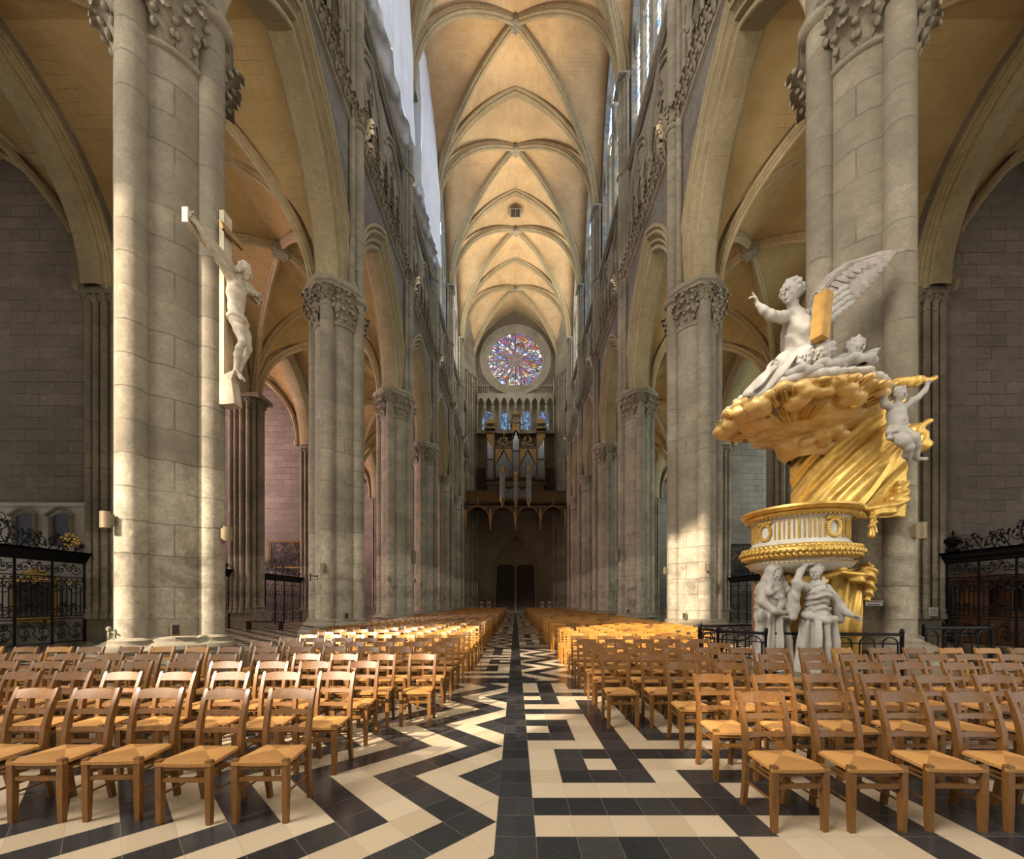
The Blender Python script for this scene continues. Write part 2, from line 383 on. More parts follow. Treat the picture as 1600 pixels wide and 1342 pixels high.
# ---- floor
def build_floor():
    rows = ['BBBBBCCCCBCBB', 'CCCCCBCCCBCBB', 'BBBBBBBBCBCBB', 'CCCCCBCBCBCBB', 'CBBBCBBBCBCBB', 'CBCBCCCCCBCBB', 'CBBBBBBBBBCBB', 'CCCBCCCCCCCBB',
            'BBCBCBBBBBBBB', 'CBCBCBCCCCCCC', 'BBCBCBCBBBBBC', 'CCCBCBCBCCCBC', 'BBBBCBCBCBCBC', 'CCCBCBCBCBBBC', 'BBCBCBCBCCCCC', 'CBCCCBCBBBBBB',
            'BBBBBBCBCCCCC', 'CBCCCCCBCBBBC', 'CBCBBBBBCBCBC', 'CBCBCCCCCBCBC', 'BBBBBBBBBBBBB']
    mb = MB(); w = TS/2
    mb.add([(-w, -4, 0), (w, -4, 0), (w, YW+1, 0), (-w, YW+1, 0)], [(0, 1, 2, 3)], 1)
    def quad(s, x0, x1, y0, y1, m):
        if s < 0: x0, x1 = -x1, -x0
        mb.add([(x0, y0, 0), (x1, y0, 0), (x1, y1, 0), (x0, y1, 0)], [(0, 1, 2, 3)], m)
    n = 23; xe = w+n*TS
    bounds = []; r0 = -1
    while ROW0+r0*TS < YW: bounds.append(r0); r0 += (21 if r0 >= 0 else 21)
    for bi, rs in enumerate(bounds):
        re = rs+21; y0 = ROW0+rs*TS; y1 = min(ROW0+re*TS, YW)
        for s in (-1, 1):
            chev = (s < 0) == (bi % 2 == 0)
            if bi == 0 and s < 0 and False: pass
            if chev:
                quad(s, w, xe, y0, y1-TS, 2); quad(s, w, xe, y1-TS, y1, 1)
            else:
                for k in range(21):
                    ya = ROW0+(rs+k)*TS
                    if ya > YW-.1: break
                    row = rows[k % len(rows)]
                    for c in range(n):
                        cc = c if c < 13 else 12-((c-12) % 12)
                        quad(s, w+c*TS, w+(c+1)*TS, ya, ya+TS, 1 if row[cc] == 'B' else 0)
    for s in (-1, 1):
        quad(s, w, xe, -4, ROW0-TS, 2 if s < 0 else 1)
        quad(s, xe, xe+TS, -4, YW, 1)
        nx = 56
        for k in range(-6, 200):      # side aisles: plain chequer of double tiles
            ya = ROW0+k*TS*2
            if ya > YW: break
            for c in range(0, nx, 2):
                quad(s, xe+TS*(1+c), xe+TS*(3+c), ya, ya+2*TS, 1 if (c//2+k) % 2 else 0)
    return mb.build('floor', [M['cream'], M['black'], M['chevron']], smooth=0, kind='structure')
build_floor()

# ---- nave walls -------------------------------------------------
AA, AH = 3.08, 5.25          # arcade arch half span / rise
arc_half = [(.95, .65), (.95, .74), (.83, .74), (.78, .66)]+roll(.66, .62, .085, 5, -30, 190)+[(.55, .60), (.50, .50), (.44, .46)]+roll(.36, .47, .07, 5, -40, 180) \
    + [(.28, .45), (.25, .36)]+roll(.12, .33, .10, 6, 0, 200)+[(.0, .22)]
arc_prof = arc_half+[(o, -t) for (o, t) in arc_half[::-1]]

def leaf_lumps(mb, p, out, up, side, s):
    """one crocket: a curled leaf on a stalk"""
    p = Vector(p); o = Vector(out).normalized(); u = Vector(up); sd = Vector(side); rings = []
    for (a, b, w, th) in ((-.05, -.75, .22, .10), (.10, -.25, .46, .13), (.34, .22, .52, .12), (.66, .52, .40, .11), (.98, .46, .26, .10), (1.02, .22, .10, .06)):
        c = p+o*s*a+u*s*b; rings.append([c-sd*s*w, c-sd*s*w*.5+o*s*th*.3, c+o*s*th*1.3, c+sd*s*w*.5+o*s*th*.3, c+sd*s*w, c-o*s*th])
    mb.loft(rings)
    for q in (-1, 1):
        mb.blob(p+o*s*.55+u*s*.30+sd*s*.46*q, (s*.2, s*.2, s*.16), 6, 4); mb.blob(p+o*s*.25-u*s*.15+sd*s*.50*q, (s*.16, s*.18, s*.24), 6, 4)

def capital(mb, x, y, z0, z1, r, n=16, rows=2, spread=1.35, cnt=8):
    h = z1-z0
    mb.lathe([(r*1.0, z0-.10), (r*1.10, z0-.09), (r*1.12, z0-.03), (r*1.0, z0), (r*1.02, z0+h*.3), (r*1.10, z0+h*.6), (r*1.22, z0+h*.85), (r*spread, z1)], n, (x, y, 0))
    for k in range(rows):
        zz = z0+h*(.30+.48*k/max(1, rows-1)) if rows > 1 else z0+h*.6
        rr = r*(1.03+.10*k)
        for j in range(cnt):
            a = 2*pi*(j+.5*(k % 2))/cnt
            leaf_lumps(mb, (x+rr*cos(a), y+rr*sin(a), zz), (cos(a), sin(a), 0), (0, 0, 1), (-sin(a), cos(a), 0), max(.10, min(.30, h*.3)))

def ring(mb, x, y, z, r, t=.06, n=12):
    mb.lathe([(r, z-t), (r+t*.8, z-t*.6), (r+t, z), (r+t*.8, z+t*.6), (r, z+t)], n, (x, y, 0), caps=False)

def nave_wall(name, s):
    def to3(u, z, t): return (s*(PX-t), u, z)
    body = MB()
    root = None
    arcs = MB(); tri = MB(); crs = MB(); fol = MB(); shafts = []; tdark = MB()
    for bi, (ya, yb) in enumerate(BAYS):
        uc = (ya+yb)/2; hb = (yb-ya)/2; a = hb-.95
        # spandrel on both faces
        for t in (.65, -.65):
            pts = arch_pts(a, AH, .95, 12)
            vs = []; fs = []
            for (u, z) in pts: vs += [to3(uc+u, SPR+z, t), to3(uc+u, 20.9, t)]
            for i in range(len(pts)-1): fs.append((2*i, 2*i+2, 2*i+3, 2*i+1))
            body.add(vs, fs)
        # triforium: floor, back, plate with lancets
        zf, zt = 21.35, 26.9
        body.add([to3(ya, zf, .65), to3(yb, zf, .65), to3(yb, zf, -.6), to3(ya, zf, -.6)], [(0, 1, 2, 3)])
        tdark.add([to3(ya, zf, -.6), to3(yb, zf, -.6), to3(yb, zt, -.6), to3(ya, zt, -.6)], [(0, 1, 2, 3)])
        body.add([to3(ya, zt, .65), to3(yb, zt, .65), to3(yb, zt, -.6), to3(ya, zt, -.6)], [(0, 1, 2, 3)])
        pw = .72; uw = (hb-pw)-.08
        lw = uw*2/3/2/1.0 * .5 * 1.0
        lw = uw/6.0*.96
        N = 96; vs = []; fs = []; lo = []
        for i in range(N+1):
            u = -hb+2*hb*i/N; au = abs(u)
            if au > hb-pw or au < .10: z = zf
            else:
                c = .10+uw/2.0*1.0; c = .10+(hb-pw-.10)/2
                q = au-.10; wl = (hb-pw-.10)/3; k = min(2, int(q/wl)); d = q-(k+.5)*wl
                z = 24.0+arch_z(wl/2-.04, .95, d) if abs(d) < wl/2-.04 else 23.75
            lo.append((u, z))
        for (u, z) in lo: vs += [to3(uc+u, z, .52), to3(uc+u, zt, .52), to3(uc+u, z, .18)]
        for i in range(N): fs += [(3*i, 3*i+3, 3*i+4, 3*i+1), (3*i, 3*i+2, 3*i+5, 3*i+3)]
        tri.add(vs, fs)
        wl = (hb-pw-.10)/3
        for sg in (-1, 1):
            cu = uc+sg*(.10+1.5*wl); hu = 1.5*wl
            for pr in (roll(.02, .56, .09, 5, -30, 200), [(.16, .60), (.22, .68), (.32, .68), (.36, .54)]):
                tri.sweep_arch(to3, hu-.05, 2.35, 24.05, cu, pr, 8)
            for k in range(3):
                tri.sweep_arch(to3, wl/2-.06, .93, 24.0, cu+(k-1)*wl, roll(.0, .50, .055, 4, -30, 200), 5)
            for k in range(4):
                x, y, _ = to3(cu+(k-1.5)*wl, 0, .48); r = .10 if k in (0, 3) else .085
                tri.lathe([(r*1.9, zf), (r*1.9, zf+.15), (r*1.2, zf+.3), (r, zf+.32), (r, 23.45), (r*1.25, 23.47), (r, 23.52), (r*1.1, 23.7), (r*1.9, 23.95), (r*1.9, 24.1)], 8, (x, y, 0))
                if bi < 4:
                    for j in range(5):
                        aa = 2*pi*j/5; tri.blob((x+r*1.5*cos(aa), y+r*1.5*sin(aa), 23.8), (.07, .07, .1), 5, 3)
            for k in range(3):        # trefoil in the head
                aa = pi/2+2*pi*k/3; cx, cz = cu+.24*cos(aa), 25.38+.24*sin(aa)
                tri.tube([to3(cx+.21*cos(q), cz+.21*sin(q), .54) for q in [2*pi*i/10 for i in range(11)]], .05, 5, caps=False)
        # wall piers between units
        for yy in (ya, yb):
            sg = 1 if yy == ya else -1
            body.add([to3(yy, zf, .65), to3(yy+sg*pw, zf, .65), to3(yy+sg*pw, zt, .65), to3(yy, zt, .65)], [(0, 1, 2, 3)])
            body.add([to3(yy+sg*pw, zf, .65), to3(yy+sg*pw, zf, -.6), to3(yy+sg*pw, zt, -.6), to3(yy+sg*pw, zt, .65)], [(0, 1, 2, 3)])
        body.add([to3(ya, zt, .65), to3(yb, zt, .65), to3(yb, 27.35, .65), to3(ya, 27.35, .65)], [(0, 1, 2, 3)])
        # string courses
        crs.sweep([to3(ya, 27.2, .65), to3(yb, 27.2, .65)], (0, 0, 1), [(-.16, 0), (-.10, .14*s), (.02, .2*s), (.12, .14*s), (.2, 0)])
        crs.sweep([to3(ya, 20.75, .65), to3(yb, 20.75, .65)], (0, 0, 1), [(-.12, 0), (-.06, .12*s), (.06, .14*s), (.12, 0)])
        fol.box(*[tuple(map(f, to3(ya, 20.86, .6), to3(yb, 21.38, .82))) for f in (min, max)])
        nl = 22 if bi < 4 else 14
        for j in range(nl):
            u = ya+(yb-ya)*(j+.5)/nl; tt = .84
            leaf_lumps(fol, to3(u, 21.0+.05*(j % 2), tt), (-s, 0, .15), (0, .35*(1 if j % 2 else -1), 1), (0, 1, 0), .30)
        # clerestory wall with window opening
        wa = hb-.78; t = .50
        pts = arch_pts(wa, 8.3, 0, 10)
        vs = []; fs = []
        for (u, z) in pts: vs += [to3(uc+u, 33.2+z, t), to3(uc+u, 43.2, t), to3(uc+u, 33.2+z, .12)]
        for i in range(len(pts)-1): fs += [(3*i, 3*i+3, 3*i+4, 3*i+1), (3*i, 3*i+2, 3*i+5, 3*i+3)]
        body.add(vs, fs)
        body.add([to3(ya, 27.3, t), to3(yb, 27.3, t), to3(yb, 27.9, t), to3(ya, 27.9, t)], [(0, 1, 2, 3)])
        body.add([to3(ya, 27.35, .65), to3(yb, 27.35, .65), to3(yb, 27.36, .0), to3(ya, 27.36, .0)], [(0, 1, 2, 3)])
        for yy, sg in ((ya, 1), (yb, -1)):
            body.add([to3(yy, 27.3, t), to3(yy+sg*.78, 27.3, t), to3(yy+sg*.78, 43.2, t), to3(yy, 43.2, t)], [(0, 1, 2, 3)])
            body.add([to3(yy+sg*.78, 27.3, t), to3(yy+sg*.78, 33.3, t), to3(yy+sg*.78, 33.3, .1), to3(yy+sg*.78, 27.3, .1)], [(0, 1, 2, 3)])
    w = body.build('wall_'+name, M['wall'], smooth=30, kind='structure')
    for bi, (ya, yb) in enumerate(BAYS):
        a = MB(); a.sweep_arch(to3, (yb-ya)/2-.95, AH, SPR, (ya+yb)/2, arc_prof, 14); a.build('arcade_arch', M['arch'], w, 40)
    tri.build('triforium_arcade', M['carved'], w, 40); tdark.build('triforium_passage', M['west'], w, 0)
    crs.build('string_course', M['carved'], w, 40)
    for k, y in enumerate(PY+[YW]):     # foliage ring and string round the shafts
        if k == 6: break
        x = s*(PX-.86)
        ring(fol, x, y, 20.75, .27, .1); fol.lathe([(.27, 20.85), (.40, 20.9), (.40, 21.36), (.27, 21.4)], 12, (x, y, 0), caps=False)
        for j in range(9):
            an = 2*pi*j/9; leaf_lumps(fol, (x+.38*cos(an), y+.38*sin(an), 21.02), (cos(an), sin(an), .15), (0, 0, 1), (-sin(an), cos(an), 0), .28)
    fol.build('foliage_string_course', M['carved'], w, 75)
    for k, y in enumerate(PY):
        sh = MB(); x = s*(PX-.86)
        for (dy, dx, r, z0) in ((0, 0, .25, SPR), (-.36, .10, .13, SPR), (.36, .10, .13, SPR), (-.58, .2, .09, 21.4), (.58, .2, .09, 21.4)):
            xx = x+s*dx; yy = y+dy
            if z0 == SPR and dy: sh.lathe([(r*1.9, z0), (r*1.9, z0+.12), (r*1.35, z0+.2), (r*1.5, z0+.28), (r, z0+.34)], 10, (xx, yy, 0), caps=False)
            sh.cyl(xx, yy, z0, VS-.6, r, 12)
            ring(sh, xx, yy, 27.2, r, .08)
            if z0 > 20: ring(sh, xx, yy, 24.0, r, .05)
            capital(sh, xx, yy, VS-.6, VS-.12, r, 10, 2 if r > .2 else 1, 1.5, 6)
        sh.box((min(x-s*.36, x+s*.4), y-.72, VS-.12), (max(x-s*.36, x+s*.4), y+.72, VS+.0))
        sh.build('vault_shaft', M['shaft'], w, 40)
    # windows
    for bi, (ya, yb) in enumerate(BAYS):
        uc = (ya+yb)/2; hb = (yb-ya)/2; wa = hb-.78
        gl = MB(); pts = arch_pts(wa, 8.3, 0, 10)
        poly = [to3(uc-wa, 27.9, .14)]+[to3(uc+u, 33.2+z, .14) for (u, z) in pts]+[to3(uc+wa, 27.9, .14)]
        gl.add(poly, [tuple(range(len(poly)))])
        g = gl.build('window_%d' % (bi+(1 if s < 0 else 7)), M['clearglass' if bi >= 4 else 'grisaille'], smooth=0, kind='structure')
        tr = MB(); T = .24
        for u in (-wa/2, 0, wa/2):
            q = .17 if u == 0 else .12
            tr.box(*[tuple(map(f, to3(uc+u-q, 27.9, .15), to3(uc+u+q, 36.6 if u == 0 else 34.6, .40))) for f in (min, max)]); tr.tube([to3(uc+u, 27.9, .42), to3(uc+u, 34.6 if u else 36.5, .42)], q*.7, 6)
        for q in range(4):
            c = uc-wa+wa*(q+.5)/2
            tr.tube([to3(c+u, 33.4+z, T) for (u, z) in arch_pts(wa/4, .75, 0, 5)], .07, 5)
        for q in (-1, 1):
            c = uc+q*wa/2
            tr.tube([to3(c+u, 33.4+z, T) for (u, z) in arch_pts(wa/2, 2.6, 0, 7)], .09, 5)
            tr.tube([to3(c+.5*cos(k*pi/8), 34.9+.5*sin(k*pi/8), T) for k in range(17)], .06, 5)
        tr.tube([to3(uc+1.15*cos(k*pi/10), 38.1+1.15*sin(k*pi/10), T) for k in range(21)], .1, 5)
        for zz in [28.4+.62*i for i in range(9)]: tr.tube([to3(uc-wa, zz, .2), to3(uc+wa, zz, .2)], .018, 4)
        tr.build('window_tracery', M['carved'], g, 40)
    return w
WALLS = {nm: nave_wall(nm, s) for nm, s in SIDES}

# ---- vaults ------------------------------------------------------
def p_curve(a, h, n=16):
    """list of (u, z): u = 0 at the springing, 1 at the crown"""
    c = (h*h-a*a)/(2*a); R = a+c; th = acos(c/R)
    return [(1-max(0, (-c+R*cos(th*i/n)))/a, R*sin(th*i/n)) for i in range(n+1)]

def vault(name, x0, x1, bays, zs, h, mat, boss_r, ribw, s_trans, rib_in, skip_boss=()):
    xc = (x0+x1)/2; a = (x1-x0)/2
    mb = MB(); uv = []
    cur = p_curve(a, h, 18)
    al = [0.0]
    for i in range(1, len(cur)): al.append(al[-1]+hypot((cur[i][0]-cur[i-1][0])*a, cur[i][1]-cur[i-1][1]))
    for (ya, yb) in bays:
        yc = (ya+yb)/2; hb = (yb-ya)/2; K = 6
        for sx in (-1, 1):
            for sy in (-1, 1):
                for kind in (0, 1):
                    vs = []
                    for i, (m, z) in enumerate(cur):
                        for b in range(K+1):
                            f = m*b/K
                            ux, uy = (f, m) if kind == 0 else (m, f)
                            x = xc+sx*a*(1-ux); y = yc+sy*hb*(1-uy)
                            bulge = .22*sin(pi*min(1, ux))*sin(pi*min(1, uy))*(.6)
                            vs.append((x, y, zs+z+bulge*.5)); uv.append((x if kind == 0 else y, al[i]))
                    fs = [(i*(K+1)+b, i*(K+1)+b+1, (i+1)*(K+1)+b+1, (i+1)*(K+1)+b) for i in range(len(cur)-1) for b in range(K)]
                    mb.add(vs, fs)
    mb.uv = uv
    o = mb.build(name, mat, smooth=25, kind='structure')
    # ribs
    ai = a-rib_in
    dp = .34*ribw/.3
    def rprof(w, d):
        return [(-w, d*.5), (-w, -.05*d), (-w*.72, -.16*d), (-w*.95, -.32*d), (-w*.78, -.52*d), (-w*.45, -.55*d), (-w*.45, -.75*d), (-w*.2, -.95*d), (0, -d),
                (w*.2, -.95*d), (w*.45, -.75*d), (w*.45, -.55*d), (w*.78, -.52*d), (w*.95, -.32*d), (w*.72, -.16*d), (w, -.05*d), (w, d*.5)]
    ys = sorted(set([b[0] for b in bays]+[bays[-1][1]]))
    for y in ys:
        rb = MB(); w = ribw*1.15
        prof = [(o_, t_) for (t_, o_) in [(-w, rib_in+.05), (-w, .34), (-w*.7, .30)]+[(-w*.85+w*.3*cos(q), .16+.11*sin(q)) for q in (2.2, 2.9, 3.6, 4.4, 5.0)]+[(-w*.45, .08), (-w*.35, 0), (w*.35, 0), (w*.45, .08)]+[(w*.85+w*.3*cos(q), .16+.11*sin(q)) for q in (4.4, 5.2, 6.0, 6.6, 7.2)]+[(w*.7, .30), (w, .34), (w, rib_in+.05)]]
        rb.sweep_arch(lambda u, z, t: (u, y+t, z), ai, h-.12, zs, xc, prof, 16)
        rb.build('transverse_rib', M['rib'], o, 45)
    cu2 = p_curve(ai, h-.1, 18)
    for (ya, yb) in bays:
        yc = (ya+yb)/2; hb = (yb-ya)/2
        rb = MB()
        for sx in (-1, 1):
            for sy in (-1, 1):
                ex, ey = sx*ai, sy*(hb-.12)
                path = [(xc+ex*(1-u), yc+ey*(1-u), zs+z) for (u, z) in cu2]
                lat = Vector((-ey, ex, 0)).normalized()
                # make the moulded side face down whatever the diagonal
                t0 = Vector(path[9])-Vector(path[8]); sg = 1 if lat.cross(t0).z > 0 else -1
                rb.sweep(path, lat, [(q, r*sg) for (q, r) in rprof(ribw*.8, dp)])
        rb.build('diagonal_rib', M['rib'], o, 45)
        bs = MB(); zt = zs+h-.1
        bs.lathe([(boss_r*.35, -.42), (boss_r*.8, -.40), (boss_r, -.30), (boss_r, -.05)], 12, (xc, yc, zt))
        for j in range(8):
            an = 2*pi*j/8; bs.blob((xc+boss_r*.8*cos(an), yc+boss_r*.8*sin(an), zt-.36), boss_r*.28, 5, 3)
        bs.build('keystone_boss', M['carved'], o, 40)
    return o
NV = vault('ceiling', -6.85, 6.85, BAYS, VS, VH, M['vault'], .42, .30, 1, .45)
h_ = MB(); h_.cbox((0, 42.5, 41.95), (1.2, 1.0, .08)); h_.build('trapdoor_frame', M['carved'], NV, 0)
h_ = MB(); h_.cbox((-.24, 42.5, 41.9), (.42, .8, .06)); h_.cbox((.24, 42.5, 41.9), (.42, .8, .06)); h_.build('trapdoor_leaf', M['darkwood'], NV, 0)
AB = [(Y0-B, Y0)]+BAYS
for k, (nm, s) in enumerate(SIDES):
    x0, x1 = sorted((s*7.8, s*16.0))
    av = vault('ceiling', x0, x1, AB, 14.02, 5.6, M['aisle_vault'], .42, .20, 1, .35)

# ---- aisle outer walls, responds and side chapels -----------------
def aisle_wall(name, s):
    def to3(u, z, t): return (s*(16.4-t), u, z)
    body = MB(); resp = []
    for (ya, yb) in AB:
        uc = (ya+yb)/2; a = (yb-ya)/2-1.0
        for t in (.5, -.5):
            pts = arch_pts(a, 4.8, .6, 10); vs = []; fs = []
            for (u, z) in pts: vs += [to3(uc+u, 13.8+z, t), to3(uc+u, 20.5, t)]
            for i in range(len(pts)-1): fs.append((2*i, 2*i+2, 2*i+3, 2*i+1))
            body.add(vs, fs)
    w = body.build('wall_aisle_'+name, M['chapel'], smooth=30, kind='structure')
    half = [(.62, .5), (.62, .58), (.5, .58), (.46, .52)]+roll(.36, .48, .08, 5, -30, 190)+[(.24, .44), (.2, .36)]+roll(.1, .34, .07, 5, -20, 190)+[(0, .24)]
    for (ya, yb) in AB:
        a = MB(); a.sweep_arch(to3, (yb-ya)/2-1.0, 4.8, 13.8, (ya+yb)/2, half+[(o, -t) for (o, t) in half[::-1]], 12); a.build('chapel_arch', M['arch'], w, 40)
    for y in PY+[YW]:
        r = MB()
        r.box(*[tuple(map(f, (s*15.75, y-.5, 0), (s*17.0, y+.5, 14.0))) for f in (min, max)])
        r.box(*[tuple(map(f, (s*15.2, y-.62, 0), (s*17.05, y+.62, .9))) for f in (min, max)])
        for (dx, dy, rr) in ((15.45, 0, .24), (15.62, -.36, .13), (15.62, .36, .13), (15.8, -.58, .11), (15.8, .58, .11), (16.2, -.56, .12), (16.55, -.56, .1), (16.85, -.54, .12), (16.2, .56, .12), (16.6, .56, .1)):
            r.lathe([(rr*1.5, .9), (rr*1.5, 1.05), (rr*1.1, 1.15), (rr*1.3, 1.25), (rr, 1.32), (rr, 13.1)], 10, (s*dx, y+dy, 0))
            capital(r, s*dx, y+dy, 13.1, 13.65, rr, 10, 2 if rr > .2 else 1, 1.55, 6)
        r.box(*[tuple(map(f, (s*15.1, y-.72, 13.65), (s*17.0, y+.72, 13.9))) for f in (min, max)])
        r.build('aisle_respond', M['shaft'], w, 40)
    # chapels: dividing walls, outer wall with window, low vault
    for k, y in enumerate(PY+[YW]):
        d = MB(); d.box(*[tuple(map(f, (s*16.9, y-.38, 0), (s*23.9, y+.38, 20.5))) for f in (min, max)]); d.build('chapel_dividing_wall', M['chapel'], w, 0)
        rb = MB()
        rb.sweep_arch(lambda u, z, t: (u, y-.38-t, z), 3.0, 5.0, 14.2, s*20.3, [(.0, .0), (-.06, .12), (.05, .26), (.2, .2), (.3, .0)], 12)
        rb.blob((s*17.3, y-.5, 14.1), (.22, .2, .28), 7, 5)
        rb.build('wall_rib', M['arch'], w, 40)
    for (ya, yb) in AB:
        o = MB(); uc = (ya+yb)/2
        for (lo, hi) in (((23.7, ya, 0), (24.2, yb, 5.5)), ((23.7, ya, 5.5), (24.2, uc-2.3, 20.5)), ((23.7, uc+2.3, 5.5), (24.2, yb, 20.5)), ((23.7, uc-2.3, 17.5), (24.2, uc+2.3, 20.5))):
            o.box(*[tuple(map(f, (s*lo[0], lo[1], lo[2]), (s*hi[0], hi[1], hi[2]))) for f in (min, max)])
        o.build('chapel_outer_wall', M['chapel'], w, 0)
        gl = MB(); gl.add([(s*23.95, uc-2.3, 5.5), (s*23.95, uc+2.3, 5.5), (s*23.95, uc+2.3, 17.5), (s*23.95, uc-2.3, 17.5)], [(0, 1, 2, 3)])
        near = ya < Y0+2
        gg = gl.build('window_%d' % WN[0], M['dimglass'] if near else M['pinkglass' if s < 0 else 'coolglass'], smooth=0, kind='structure'); WN[0] += 1
        tr = MB()
        for u in (-1.15, 0, 1.15): tr.tube([(s*23.8, uc+u, 5.5), (s*23.8, uc+u, 15)], .08, 6)
        for q in (-1, 1): tr.tube([(s*23.8, uc+q*1.15+u, 14.4+z) for (u, z) in arch_pts(1.15, 2.2, 0, 6)], .08, 5)
        tr.build('window_tracery', M['carved'], gg, 40)
    # closing roof above chapels and back of the west wall
    rf = MB(); rf.box(*[tuple(map(f, (s*15.6, Y0-B, 20.5), (s*24.3, YW+.5, 20.8))) for f in (min, max)]); rf.build('chapel_roof', M['chapel'], w, 0)
    return w
WN = [20]
AW = {nm: aisle_wall(nm, s) for nm, s in SIDES}
for k, (nm, s) in enumerate(SIDES):
    x0, x1 = sorted((s*16.85, s*23.75))
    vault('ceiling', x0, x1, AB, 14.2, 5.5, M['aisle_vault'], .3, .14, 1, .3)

# ---- west wall ----------------------------------------------------
def west_wall():
    b = MB()
    a, h = 2.85, 5.6; zs = 5.3
    def dz(x): return zs+arch_z(a, h, x) if abs(x) < a else 0
    xs = [-24.5, -7.0, -5.4]+[-a-.001]+[-a+2*a*i/24 for i in range(25)]+[a+.001]+[5.4, 7.0, 24.5]
    vs = []; fs = []
    for x in xs: vs += [(x, YW, dz(x)), (x, YW, 44), (x, YW+1.2, dz(x))]
    for i in range(len(xs)-1): fs += [(3*i, 3*i+3, 3*i+4, 3*i+1)]+([(3*i, 3*i+2, 3*i+5, 3*i+3)] if abs(xs[i]) < 3 else [])
    b.add(vs, fs)
    b.add([(-a, YW, 0), (-a, YW+1.2, 0), (-a, YW+1.2, zs), (-a, YW, zs)], [(0, 1, 2, 3)]); b.add([(a, YW, 0), (a, YW+1.2, 0), (a, YW+1.2, zs), (a, YW, zs)], [(0, 1, 2, 3)])
    # tympanum with two segmental heads
    N = 24; vs = []; fs = []
    for i in range(N+1):
        x = -a+2*a*i/N; q = abs(x)-a/2; z0 = 6.3+.55*sqrt(max(0, 1-(q/(a/2))**2)); vs += [(x, YW+.7, z0), (x, YW+.7, max(z0, dz(x)))]
    for i in range(N): fs.append((2*i, 2*i+2, 2*i+3, 2*i+1))
    b.add(vs, fs); b.box((-.14, YW+.6, 0), (.14, YW+.8, 6.6))
    w = b.build('wall_west', M['west'], smooth=30, kind='structure')
    f = MB(); f.sweep_arch(lambda u, z, t: (u, YW-t, z), a, h, zs, 0, [(0, 0), (0, .12), (.12, .16), (.16, .06), (.28, .1), (.32, 0)], 12, leg=5.3); f.build('portal_moulding', M['west'], w, 40)
    dr = empty('door_1', (0, YW+.9, 0), kind='structure')
    for sg in (-1, 1):
        d = MB(); x0, x1 = sorted((sg*.01, sg*(a+.1)))
        d.box((x0, -.05, .02), (x1, .05, 6.9))
        for zz in (.4, 2.4, 4.4):
            d.box((x0+.25, -.09, zz), (x1-.25, -.05, zz+1.6))
        d.build('door_leaf', M['darkwood'], dr, 0)
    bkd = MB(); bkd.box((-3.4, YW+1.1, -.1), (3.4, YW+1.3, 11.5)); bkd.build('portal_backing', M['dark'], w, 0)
    # tower responds: stacks of shafts stepping in from the last pier
    for s in (-1, 1):
        r = MB()
        r.add([(s*5.35, YW, 0), (s*7.4, 53.6, 0), (s*8.2, 53.6, 0), (s*8.2, YW, 0), (s*5.35, YW, 43), (s*7.4, 53.6, 43), (s*8.2, 53.6, 43), (s*8.2, YW, 43)], [(0, 1, 5, 4), (1, 2, 6, 5)])
        for i in range(7):
            q = (i+.3)/7; x = s*(5.35+2.0*q); y = YW-.15-3.7*q; rr = .20 if i % 2 == 0 else .13
            r.lathe([(rr*1.7, 0), (rr*1.7, .9), (rr*1.2, 1.0), (rr, 1.2), (rr, VS-.7 if i < 4 else VS)], 10, (x, y, 0))
            if i < 5: capital(r, x, y, VS-.7, VS-.1, rr, 10, 1, 1.5, 6)
            ring(r, x, y, 31.0, rr, .08)
        r.build('trim_%d' % (1 if s < 0 else 2), M['shaft'], None, 40, 'structure')
    # blind arcade with posters
    for s in (-1, 1):
        ar = MB()
        for c in (3.75, 4.75):
            ar.tube([(s*c+u, YW-.05, 2.2+z) for (u, z) in arch_pts(.45, .75, 0, 6, 2.2)], .09, 6)
        ar.build('blind_arcade', M['carved'], w, 40)
        for c in (3.75, 4.75):
            p = MB(); p.box((s*c-.24, -.02, 0), (s*c+.24, .02, 1.15)); p.box((s*c-.17, -.025, .55), (s*c+.17, -.018, .95), 1)
            o = p.build('poster', [M['paper'], M['west']], smooth=0); o.location = (0, YW-.03, .42)
            tag(o, 'white poster in the %s niche %s of the dark west door' % ('inner' if c < 4 else 'outer', 'left' if s < 0 else 'right'), 'poster', 'white posters by the west door')
        p = MB(); p.box((s*4.05-.38, YW-.05, 3.9), (s*4.05+.38, YW-.01, 4.8)); o = p.build('wall_plaque', M['west'], smooth=0)
        tag(o, 'square dark stone plaque on the west wall, %s of the door' % ('left' if s < 0 else 'right'), 'plaque', 'square plaques beside the west door')
    # rose window
    zc, R = 35.2, 3.85
    gl = MB(); gl.lathe([(R, 0), (R, .02)], 48); g = gl.build('window_50', M['rose'], smooth=0, kind='structure'); g.location = (0, YW-.25, zc); g.rotation_euler = (pi/2, 0, 0)
    fr = MB()
    fr.lathe([(R-.05, 0), (R-.05, .25), (R+.12, .32), (R+.2, .22), (R+.38, .34), (R+.5, .26), (R+.62, .40), (R+.78, .34), (R+.88, .5), (R+1.05, .46), (R+1.12, .3), (R+1.2, .0)], 48, caps=False)
    o = fr.build('rose_surround', M['carved'], g, 35)
    tr = MB()
    def P(r, a): return (r*cos(a), r*sin(a), .12)
    n = 16
